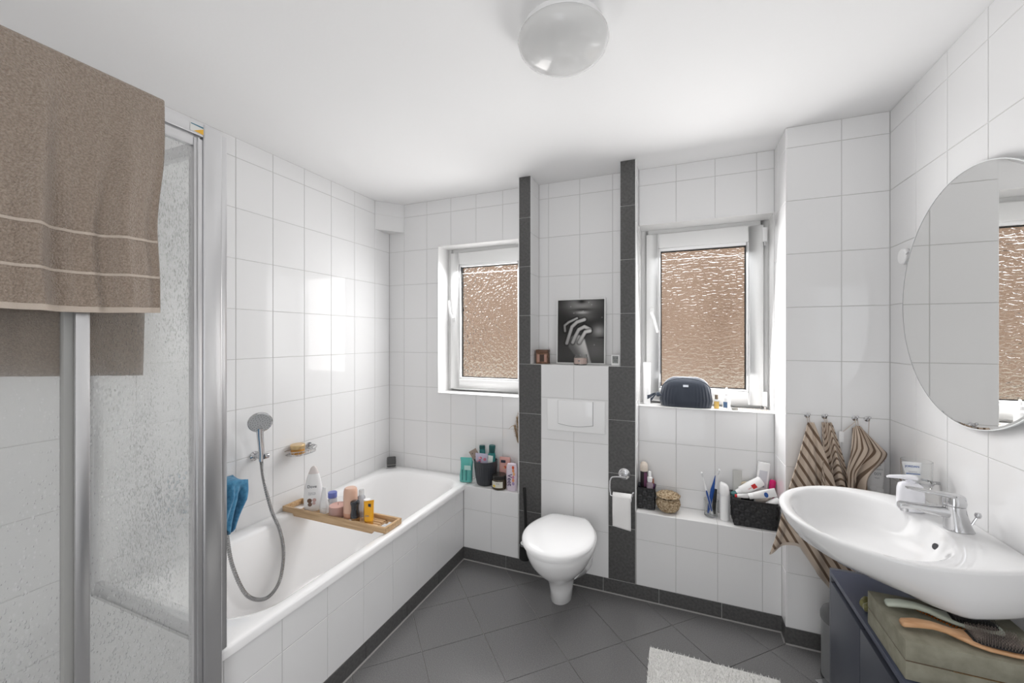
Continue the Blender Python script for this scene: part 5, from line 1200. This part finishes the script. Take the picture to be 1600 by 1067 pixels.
B().lathe([(0, 0), (0.038, 0), (0.041, 0.004), (0.041, 0.044), (0.038, 0.050), (0.038, 0.062), (0.036, 0.062), (0.036, 0.050), (0.0392, 0.044), (0.0392, 0.006), (0, 0.005)], 36).out('jar_glass', M_glass, pcj)
B().lathe([(0, 0.0055), (0.0388, 0.0065), (0.0388, 0.040), (0, 0.040)], 36).out('wax', mat('blush_wax', (0.74, 0.56, 0.50), 0.5), pcj)
B().box(-0.006, 0.006, -0.0418, -0.0413, 0.022, 0.028).out('label_print', M_ink_grey, pcj, smooth=0)
thm = thing('digital_thermometer', 'small white digital thermometer at the shelf end', 'thermometer', (-0.334, 2.404, SZ+0.0008), rz=-0.1)
B().box(-0.024, 0.024, -0.006, 0.006, 0.0, 0.062).out('case', M_white, thm, bev=0.003)
B().box(-0.017, 0.017, -0.0066, -0.0058, 0.014, 0.056).out('display', mat('lcd_grey', (0.27, 0.28, 0.27), 0.25), thm, smooth=0)
lettering('display_digits', '21.4\n53', 0.016, M_ink, thm, (0, -0.0067, 0.035), (1, 0, 0), (0, 0, 1), bold=False)

# ------------------------------------------------------------------ window sill: bag and small things
SLZ = W2[2]+0.0043
bg = thing('cosmetic_bag', 'navy ribbed cosmetic bag with a knotted ribbon on sill', 'bag', (0.040, 2.562, SLZ+0.0005))
M_navy = mat('navy_fabric', (0.020, 0.028, 0.045), 0.55, sheen=0.5); M_navy2 = mat('navy_trim', (0.028, 0.040, 0.062), 0.5, sheen=0.5)
def bag_ring(z, a, b_, am):
    r = []
    for k in range(160):
        t = 2*pi*k/160; c, s_ = math.cos(t), math.sin(t)
        x = a*math.copysign(abs(c)**0.62, c); y = b_*math.copysign(abs(s_)**0.75, s_)
        rib = 1.6*am*(0.5+0.5*math.cos(x*2*pi/0.0165)); cr = 0.006*math.exp(-((x-0.105)/0.02)**2)*math.sin(z*60)
        r.append((x+0.004*math.sin(z*40)*c, y-math.copysign(rib, s_) if abs(s_) > 0.35 else y, z+cr))
    return r
B().loft([bag_ring(z, a, b_, m) for z, a, b_, m in ((0.0, 0.128, 0.050, 0), (0.004, 0.134, 0.056, 0.001), (0.04, 0.139, 0.057, 0.0028), (0.08, 0.137, 0.054, 0.0028), (0.095, 0.134, 0.051, 0.0022), (0.115, 0.128, 0.046, 0.0006), (0.135, 0.117, 0.039, 0.0), (0.152, 0.100, 0.028, 0.0), (0.164, 0.078, 0.017, 0), (0.170, 0.060, 0.009, 0))]).out('bag_body', M_navy, bg, smooth=60)
arc = [(-0.122+0.004*math.sin(k), -0.040-0.006*math.sin(pi*k/24), 0.05+0.118*math.sin(pi*(0.04+0.92*k/24))**0.55) for k in range(25)]
arc = [(-0.128*math.cos(pi*k/30), -0.046+0.012*math.sin(pi*k/30)*0-0.004+0.030*max(0, math.sin(pi*k/30)-0.55), 0.085+0.080*math.sin(pi*k/30)**0.7) for k in range(31)]
B().tube(arc, 0.0030, 8).out('piping', M_navy2, bg)
B().box(-0.014, 0.014, -0.001, 0.0006, -0.006, 0.006).out('tag', mat('grey_tag', (0.62, 0.65, 0.70), 0.5), bg, loc=(0.000, -0.0465, 0.122), rot=(-0.28, 0, 0))
B().lathe([(0, -0.014), (0.010, -0.012), (0.014, 0.0), (0.010, 0.012), (0, 0.014)], 14, (-0.148, -0.028, 0.066)).out('ribbon_knot', M_navy2, bg)
for e, w in (((-0.208, -0.034, 0.052), 0.012), ((-0.190, -0.040, 0.038), 0.010)):
    s0 = Vector((-0.150, -0.030, 0.066)); e = Vector(e)
    link('ribbon_tail', sheet(lambda u, v, s0=s0, e=e, w=w: tuple(s0.lerp(e, v)+Vector((0, 0.004*math.sin(v*9), (u-0.5)*2*w*(0.35+0.65*v)+0.006*math.sin(v*5)))), 4, 14, 0.0015), M_navy2, bg)
B().tube([(-0.128, -0.03, 0.060), (-0.148, -0.028, 0.066)], 0.008, 8).out('ribbon_strap', M_navy2, bg)
pf_ = thing('perfume_bottle', 'little amber perfume bottle right beside the navy bag', 'bottle', (0.199, 2.548, SLZ+0.0005))
B().box(-0.013, 0.013, -0.009, 0.009, 0.0, 0.040).out('bottle_body', mat('amber_perfume', (0.62, 0.40, 0.10), 0.1, coat=0.5), pf_, bev=0.003)
B().box(-0.0135, 0.0135, -0.0095, 0.0095, 0.0403, 0.052).out('glass_shoulder', mat('clear_cap'), pf_, bev=0.003)
B().lathe([(0, 0.0523), (0.0085, 0.0523), (0.0085, 0.076), (0, 0.077)], 18).out('cap', mat('bronze_cap', (0.25, 0.20, 0.15), 0.35, metal=0.6), pf_)
dp = thing('dropper_bottle', 'white dropper bottle with blue label on the sill', 'bottle', (0.250, 2.558, SLZ+0.0005))
B().lathe([(0, 0), (0.018, 0), (0.020, 0.003), (0.020, 0.062), (0.012, 0.072), (0, 0.072)], 28).out('bottle_body', M_white, dp)
B().lathe([(0, 0.0722), (0.013, 0.0722), (0.013, 0.088), (0.006, 0.092), (0.006, 0.112), (0.004, 0.118), (0, 0.119)], 20).out('dropper', M_white, dp)
B().loft([[(0.0203*math.sin(a), -0.0203*math.cos(a), z) for a in [(-1.0+1.1*k/10) for k in range(11)]] for z in (0.008, 0.040)], False, False, close=False).out('label', mat('blue_label', (0.07, 0.13, 0.24), 0.4), dp, smooth=60)
sb_ = thing('metal_lighter', 'tiny grey metal block lying before the dropper bottle', 'lighter', (0.287, 2.528, SLZ+0.0005), rz=0.2)
B().box(-0.015, 0.015, -0.008, 0.008, 0.0, 0.011).out('case', mat('grey_steel', (0.35, 0.34, 0.31), 0.3, metal=0.8), sb_, bev=0.0015)
B().box(0.0152, 0.021, -0.006, 0.006, 0.0, 0.010).out('white_end', M_white, sb_, bev=0.001)
wc = thing('white_cardboard_tube', 'tall plain white tube standing behind the navy bag', 'tube', (-0.174, 2.575, SLZ+0.0005))
B().lathe([(0, 0), (0.020, 0), (0.0205, 0.002), (0.0205, 0.246), (0.0195, 0.248), (0.0185, 0.246), (0.0185, 0.2), (0, 0.2)], 32).out('tube_body', M_white, wc)
rd = random.Random(9); cv, cf = [], []
for k in range(160):
    x, y = rd.uniform(0.30, 0.455), rd.uniform(2.535, 2.612); r = rd.uniform(0.0015, 0.0042); o = len(cv); a = rd.random()*6
    h = rd.uniform(0.001, 0.004)
    cv += [(x+r*math.cos(a+m*1.571), y+r*math.sin(a+m*1.571), SLZ) for m in range(4)]+[(x, y, SLZ+h)]; cf += [(o+m, o+(m+1) % 4, o+4) for m in range(4)]
cm_ = bpy.data.meshes.new('crumbs'); cm_.from_pydata(cv, [], cf)
cr = link('dried_petal_crumbs', cm_, noise_color(mat('crumbs', (0.6, 0.5, 0.4), 0.9), (0.36, 0.24, 0.14), (0.85, 0.8, 0.72), 160, 2.0)); cr['kind'] = 'stuff'
tag(cr, 'pale dried crumbs scattered at the sill corner', 'crumbs')

# ------------------------------------------------------------------ niche ledge: baskets, brushes, cosmetics
M_weave = mat('black_strap', (0.020, 0.020, 0.021), 0.45); M_weave2 = mat('black_strap_upright', (0.036, 0.036, 0.038), 0.35)
def woven_basket(name, lab, loc, w, d, h, rows, flare=0.0):
    t = thing(name, lab, 'basket', loc)
    def rect(u, f, off):   # perimeter point, u in 0..1
        W, D = w/2*(1+f)+off, d/2*(1+f)+off; per = 2*(2*W+2*D); s_ = u*per
        if s_ < 2*W: return (-W+s_, -D)
        s_ -= 2*W
        if s_ < 2*D: return (W, -D+s_)
        s_ -= 2*D
        if s_ < 2*W: return (W-s_, D)
        s_ -= 2*W; return (-W, D-s_)
    n = int(round(2*(w+d)/0.024/2))*2; hr = h/rows
    for r in range(rows):
        z0, z1 = hr*r+0.0008, hr*(r+1)-0.0008; m = n*4; R0, R1 = [], []
        for z in (z0, z1):
            R = []
            for k in range(m):
                off = 0.0022*math.sin(2*pi*k/m*n/2+pi*r); R.append((*rect(k/m, flare*z/h, off), z))
            R0.append(R)
        B().loft(R0, False, False).out('weave_band', M_weave, t, smooth=60)
    for k in range(n):
        pts = []
        for q_ in range(rows*4+1):
            z = h*q_/(rows*4); off = -0.0022*math.cos(pi*(q_/4-0.5)+pi*0)*(1 if k % 2 else -1)
            pts.append((z, off))
        u0, u1 = (k+0.08)/n, (k+0.92)/n
        B().loft([[(*rect(u0, flare*z/h, o_), z), (*rect((u0+u1)/2, flare*z/h, o_), z), (*rect(u1, flare*z/h, o_), z)] for z, o_ in pts], False, False, close=False).out('weave_strap', M_weave2, t, smooth=60)
    B().loft([[(x*(1+flare)*s_, y*(1+flare)*s2, z) for x, y, z in rrect(-w/2-0.004, w/2+0.004, -d/2-0.004, d/2+0.004, 0.006, zz)] for s_, s2, zz in ((1, 1, h-0.004), (1, 1, h+0.003), (0.93, 0.9, h+0.003), (0.93, 0.9, h-0.004))], False, False).out('rim', M_weave, t)
    B().box(-w/2+0.001, w/2-0.001, -d/2+0.001, d/2-0.001, 0.0, 0.002).out('base', M_weave, t)
    B().box(-w/2+0.003, w/2-0.003, -d/2+0.003, d/2-0.003, h*0.40, h*0.41).out('inner_tray', M_weave, t)
    return t
LZ2 = LZ+0.0006
woven_basket('small_woven_basket', 'small square black woven basket beside the dark strip', (-0.166, 2.447, LZ2), 0.090, 0.085, 0.116, 5)
woven_basket('large_woven_basket', 'large black woven basket full of tubes beside the towels', (0.360, 2.436, LZ2), 0.188, 0.126, 0.132, 5, 0.04)
Zs = LZ2+0.052
b1 = thing('foam_bottle', 'dark bottle with cream dome cap in the small basket', 'bottle', (-0.182, 2.462, Zs))
B().lathe([(0, 0), (0.018, 0), (0.020, 0.004), (0.020, 0.145), (0, 0.145)], 24).out('bottle_body', mat('dark_print', (0.035, 0.028, 0.030), 0.3), b1)
B().lathe([(0, 0.1452), (0.021, 0.1452), (0.0225, 0.160), (0.021, 0.180), (0.014, 0.194), (0, 0.199)], 24).out('dome_cap', mat('cream_cap', (0.70, 0.62, 0.54), 0.3), b1, smooth=60)
B().loft([[(0.0203*math.sin(a), -0.0203*math.cos(a), z) for a in [(0.1+0.9*k/10) for k in range(11)]] for z in (0.06, 0.14)], False, False, close=False).out('plum_print', mat('plum_print', (0.16, 0.06, 0.12), 0.4), b1, smooth=60)
b2 = thing('pump_spray', 'small white topped spray bottle in the small basket', 'bottle', (-0.148, 2.428, Zs))
B().lathe([(0, 0), (0.016, 0), (0.018, 0.004), (0.018, 0.085), (0.012, 0.098), (0, 0.098)], 24).out('bottle_body', mat('mauve_liquid', (0.48, 0.38, 0.45), 0.15, trans=0.4), b2)
B().lathe([(0, 0.0982), (0.013, 0.0982), (0.014, 0.104), (0.014, 0.122), (0.008, 0.126), (0.008, 0.152), (0.006, 0.156), (0, 0.156)], 24).out('spray_head', M_white, b2)
b3 = thing('mascara_tube', 'dark cosmetic tube at the corner of the small basket', 'tube', (-0.199, 2.424, Zs), rot=(0, -0.06, 0))
B().lathe([(0, 0), (0.008, 0), (0.008, 0.072), (0.006, 0.088), (0, 0.09)], 16).out('case', mat('gloss_black'), b3)
B().lathe([(0.0082, 0.03), (0.0083, 0.05)], 16, cap0=False, cap1=False).out('silver_band', M_satin, b3)
b4 = thing('nail_polish', 'purple nail polish bottle in the small basket', 'nail polish', (-0.133, 2.462, Zs+0.0))
B().lathe([(0, 0), (0.010, 0), (0.011, 0.002), (0.011, 0.078), (0, 0.08)], 18).out('bottle_body', mat('purple_polish', (0.14, 0.06, 0.15), 0.15, coat=0.5), b4)
B().lathe([(0, 0.0802), (0.006, 0.0802), (0.005, 0.105), (0, 0.106)], 14).out('cap', mat('rust_cap', (0.35, 0.13, 0.08), 0.3), b4)
# lidded seagrass basket: coiled rings
sg = thing('seagrass_basket', 'round lidded seagrass basket on the niche ledge', 'basket', (-0.052, 2.428, LZ2))
M_grass = noise_bump(noise_color(mat('seagrass', (0.45, 0.34, 0.22), 0.85, spec=0.2), (0.26, 0.17, 0.09), (0.66, 0.54, 0.38), 110, 4.0), 160, 1.0, 0.006)
def coil(R, z, r, ph, name):
    n = 66; rg_ = []
    for k in range(n+1):
        a = 2*pi*k/n; rr = r*(1+0.22*math.sin(k*2*pi/6+ph)); rg_.append([((R+rr*math.cos(t))*math.cos(a), (R+rr*math.cos(t))*math.sin(a), z+rr*0.95*math.sin(t)) for t in [2*pi*m/8+k*0.35 for m in range(8)]])
    B().loft(rg_, False, False).out(name, M_grass, sg, smooth=50)
for k, (R, z) in enumerate(((0.030, 0.006), (0.040, 0.010), (0.048, 0.018), (0.0535, 0.027), (0.057, 0.036), (0.0585, 0.045), (0.058, 0.054), (0.055, 0.062), (0.050, 0.070))): coil(R, z, 0.0062, k*1.7, 'coil')
B().lathe([(0, 0.004), (0.034, 0.004), (0.052, 0.03), (0.055, 0.048), (0.049, 0.074), (0, 0.074)], 32).out('lining', mat('dark_seagrass', (0.12, 0.08, 0.045), 0.9), sg)
for k, (R, z) in enumerate(((0.058, 0.087), (0.048, 0.093), (0.037, 0.096), (0.027, 0.098), (0.017, 0.0995), (0.007, 0.100))): coil(R, z, 0.0064, k*1.3, 'lid_coil')
B().lathe([(0, 0.080), (0.052, 0.080), (0.052, 0.090), (0, 0.096)], 32).out('lid_lining', mat('dark_seagrass'), sg)
# glass with toothbrushes
tg = thing('toothbrush_glass', 'clear glass holding toothbrushes on the niche ledge', 'tumbler', (0.165, 2.448, LZ2))
B().lathe([(0, 0), (0.031, 0), (0.034, 0.004), (0.036, 0.088), (0.0348, 0.088), (0.0325, 0.012), (0, 0.010)], 36).out('glass', M_glass, tg)
def toothbrush(name, lab, foot, tip, c1, c2, roll=0.0):
    f, t_ = Vector(foot), Vector(tip); d = (t_-f); L = d.length
    q_ = Vector((0, 0, 1)).rotation_difference(d.normalized()).to_euler()
    o = thing(name, lab, 'toothbrush', foot, rot=q_, group='toothbrushes in the glass')
    B().loft([ring(0, 0, L*z, a, b_, 2.2, 14) for z, a, b_ in ((0, 0.004, 0.003), (0.03, 0.0058, 0.0045), (0.35, 0.0068, 0.0055), (0.60, 0.005, 0.0042), (0.72, 0.0032, 0.003), (0.86, 0.003, 0.0025), (0.88, 0.0055, 0.0026), (0.98, 0.0055, 0.0026), (1.0, 0.003, 0.002))]).out('handle', c1, o, smooth=60)
    B().loft([ring(0, -0.0035, L*z, a, 0.0025, 2.2, 14) for z, a in ((0.08, 0.003), (0.12, 0.0045), (0.5, 0.0048), (0.56, 0.003))]).out('grip', c2, o, smooth=60)
    hb = B()
    for i in range(3):
        for j in range(7): hb.cbox(((i-1)*0.0036, -0.0072, L*(0.885+0.0145*j)), (0.0026, 0.010, 0.0024))
    hb.out('bristle_head', mat('white_bristle', (0.85, 0.86, 0.87), 0.6), o, smooth=0)
    return o
M_blue_p = mat('royal_blue', (0.012, 0.07, 0.30), 0.3)
toothbrush('toothbrush', 'white and blue toothbrush leaning away from the towels', (0.172, 2.440, LZ2+0.012), (0.118, 2.462, LZ2+0.228), M_white, M_blue_p)
toothbrush('toothbrush', 'white toothbrush leaning towards the large black basket', (0.160, 2.452, LZ2+0.012), (0.207, 2.470, LZ2+0.252), mat('pearl_white', (0.75, 0.76, 0.77), 0.3), mat('grey_grip', (0.40, 0.39, 0.39), 0.4))
fl = thing('dental_pick', 'deep blue flat interdental brush standing in the glass', 'interdental brush', (0.150, 2.450, LZ2+0.012), rot=(0.0, 0.17, 0.0))
B().loft([ring(0, 0, z, a, b_, 2.4, 16) for z, a, b_ in ((0, 0.004, 0.003), (0.05, 0.009, 0.004), (0.13, 0.010, 0.004), (0.17, 0.005, 0.003), (0.21, 0.0015, 0.001))]).out('handle', M_blue_p, fl, smooth=60)
nl = thing('pocket_comb', 'black comb standing in the toothbrush glass', 'comb', (0.178, 2.452, LZ2+0.012), rot=(0, 0.06, 0))
B().box(-0.009, 0.009, -0.003, 0.003, 0.0, 0.135).out('comb_body', M_black, nl, bev=0.002)
dt = thing('toothpaste_dispenser', 'white upright toothpaste dispenser between glass and large basket', 'dispenser', (0.228, 2.425, LZ2))
B().lathe([(0, 0), (0.022, 0), (0.0225, 0.003), (0.0225, 0.125), (0.0205, 0.130), (0.0205, 0.134), (0, 0.134)], 32).out('body', M_white, dt)
B().loft([ring(0, 0, z, a, b_, 2.4, 28) for z, a, b_ in ((0.1345, 0.0235, 0.0235), (0.150, 0.024, 0.023))]+[[(x, y, z-0.35*(x)) for x, y, z in ring(-0.002, 0, 0.182, 0.021, 0.017, 2.4, 28)]]+[[(x, y, z-0.35*x) for x, y, z in ring(-0.003, 0, 0.191, 0.015, 0.011, 2.4, 28)]]).out('pump_head', M_white, dt, smooth=55)
# the things heaped in the large basket
Zb = LZ2+0.058
def tube_thing(name, lab, loc, rot, L, w, body, cap, capL=0.022, flat=True):
    o = thing(name, lab, 'tube', loc, rot=rot)
    B().loft([ring(0, 0, z, a, a, 2.2, 22) for z, a in ((0, w*0.70), (capL, w*0.74))]).out('cap', cap, o)
    sec = ((capL+0.0005, w*0.78, w*0.70), (capL+0.02, w*0.88, w*0.62), (L*0.6, w, w*0.42), (L*0.92, w*1.05, w*0.14), (L, w*1.06, w*0.05)) if flat else ((capL+0.0005, w*0.95, w*0.8), (L*0.5, w, w*0.85), (L*0.95, w*0.95, w*0.8), (L, w*0.7, w*0.5))
    B().loft([ring(0, 0, z, a, b_, 2.3, 24) for z, a, b_ in sec]).out('tube_body', body, o, smooth=55)
    return o
M_tw = mat('white_bottle')
t1 = tube_thing('hand_cream_tube', 'white tube with red square print lying on the large basket', (0.290, 2.442, LZ2+0.142), (0.0, 0.94, 0.0), 0.140, 0.026, M_tw, M_white, flat=False)
B().box(-0.011, 0.011, -0.0232, -0.0224, 0.080, 0.102).out('red_logo', mat('signal_red', (0.55, 0.03, 0.03), 0.4), t1, smooth=0)
lettering('brand_print', 'ISANA', 0.008, mat('signal_red'), t1, (0.0, -0.0234, 0.070), (0, 0, 1), (-1, 0, 0), bold=False)
cbx = thing('medicine_box', 'white printed carton standing upright in the large basket', 'carton', (0.394, 2.482, Zb+0.005), rot=(0, 0.10, 0.0))
B().box(-0.026, 0.026, -0.010, 0.010, 0.0, 0.245).out('carton', M_tw, cbx, bev=0.001)
B().box(-0.018, 0.018, -0.0106, -0.0100, 0.115, 0.205).out('grey_print', mat('pale_print', (0.62, 0.62, 0.66), 0.5), cbx, smooth=0)
for k in range(7): B().box(-0.004+0.003*(k-2), -0.0026+0.003*(k-2)+0.0006*(k % 2), -0.0110, -0.0106, 0.118, 0.142).out('barcode_bar', M_ink, cbx, smooth=0)
t3 = tube_thing('foot_cream_tube', 'white tube with navy oval print lying across basket front', (0.336, 2.398, LZ2+0.148), (0.0, 1.27, 0.0), 0.125, 0.021, M_tw, M_white)
B().loft([ring(0, 0, 0, 0.013, 0.009, 2, 18), ring(0, 0, 0.0006, 0.013, 0.009, 2, 18)]).xf(Matrix.Translation((-0.0, -0.0148, 0.078)) @ Matrix.Rotation(pi/2, 4, 'X')).out('navy_oval', M_ink_blue, t3, smooth=0)
t4 = tube_thing('gum_gel_tube', 'small white tube with red tip at the basket edge', (0.272, 2.392, LZ2+0.144), (0.0, 1.45, 0.0), 0.062, 0.011, M_tw, mat('signal_red'), capL=0.010)
t5 = tube_thing('body_milk_bottle', 'white rounded bottle sticking out beside the striped towel', (0.402, 2.396, LZ2+0.098), (0.0, 0.95, 0.0), 0.085, 0.021, M_tw, M_white, flat=False)
t6 = tube_thing('grey_cream_tube', 'grey upright tube at the back of the large basket', (0.290, 2.478, Zb), (0.0, 0.02, 0.15), 0.195, 0.021, mat('grey_tube', (0.50, 0.50, 0.48), 0.35), mat('grey_cap', (0.30, 0.31, 0.30), 0.4))
t7 = tube_thing('pink_bottle', 'bright pink bottle beside the white carton in basket', (0.437, 2.468, Zb+0.01), (0.0, 0.12, 0), 0.158, 0.015, mat('hot_pink', (0.62, 0.01, 0.14), 0.25), mat('hot_pink'), flat=False)
t8 = tube_thing('beige_bottle', 'pale beige bottle lying behind the navy printed tube', (0.378, 2.445, LZ2+0.112), (0, 0.95, 0.0), 0.075, 0.023, mat('pale_beige', (0.66, 0.60, 0.55), 0.35), mat('pale_beige'), flat=False)
rb = thing('beige_clip', 'cream hair clip ring behind the red printed tube', 'hair clip', (0.327, 2.482, LZ2+0.158), rot=(0.0, 0.3, 0))
B().loft([[((0.027+0.006*math.cos(t))*math.cos(a), 0.007*math.sin(t), (0.033+0.006*math.cos(t))*math.sin(a)) for t in [2*pi*m/10 for m in range(10)]] for a in [2*pi*k/36 for k in range(37)]], False, False).out('ring', mat('cream_acetate', (0.68, 0.58, 0.43), 0.3), rb, smooth=60)
B().lathe([(0, -0.002), (0.021, -0.002), (0.021, 0.002), (0, 0.002)], 20).xf(Matrix.Rotation(pi/2, 4, 'X')).out('olive_inlay', mat('olive_inlay', (0.22, 0.18, 0.09), 0.5), rb)
tcp = thing('teal_lid', 'small teal screw lid at the basket corner', 'lid', (0.277, 2.436, LZ2+0.130), rot=(0.2, -0.3, 0))
B().lathe([(0, 0), (0.015, 0), (0.016, 0.003), (0.016, 0.016), (0.014, 0.019), (0, 0.019)], 22).out('lid_body', mat('muted_teal', (0.06, 0.17, 0.17), 0.4), tcp)
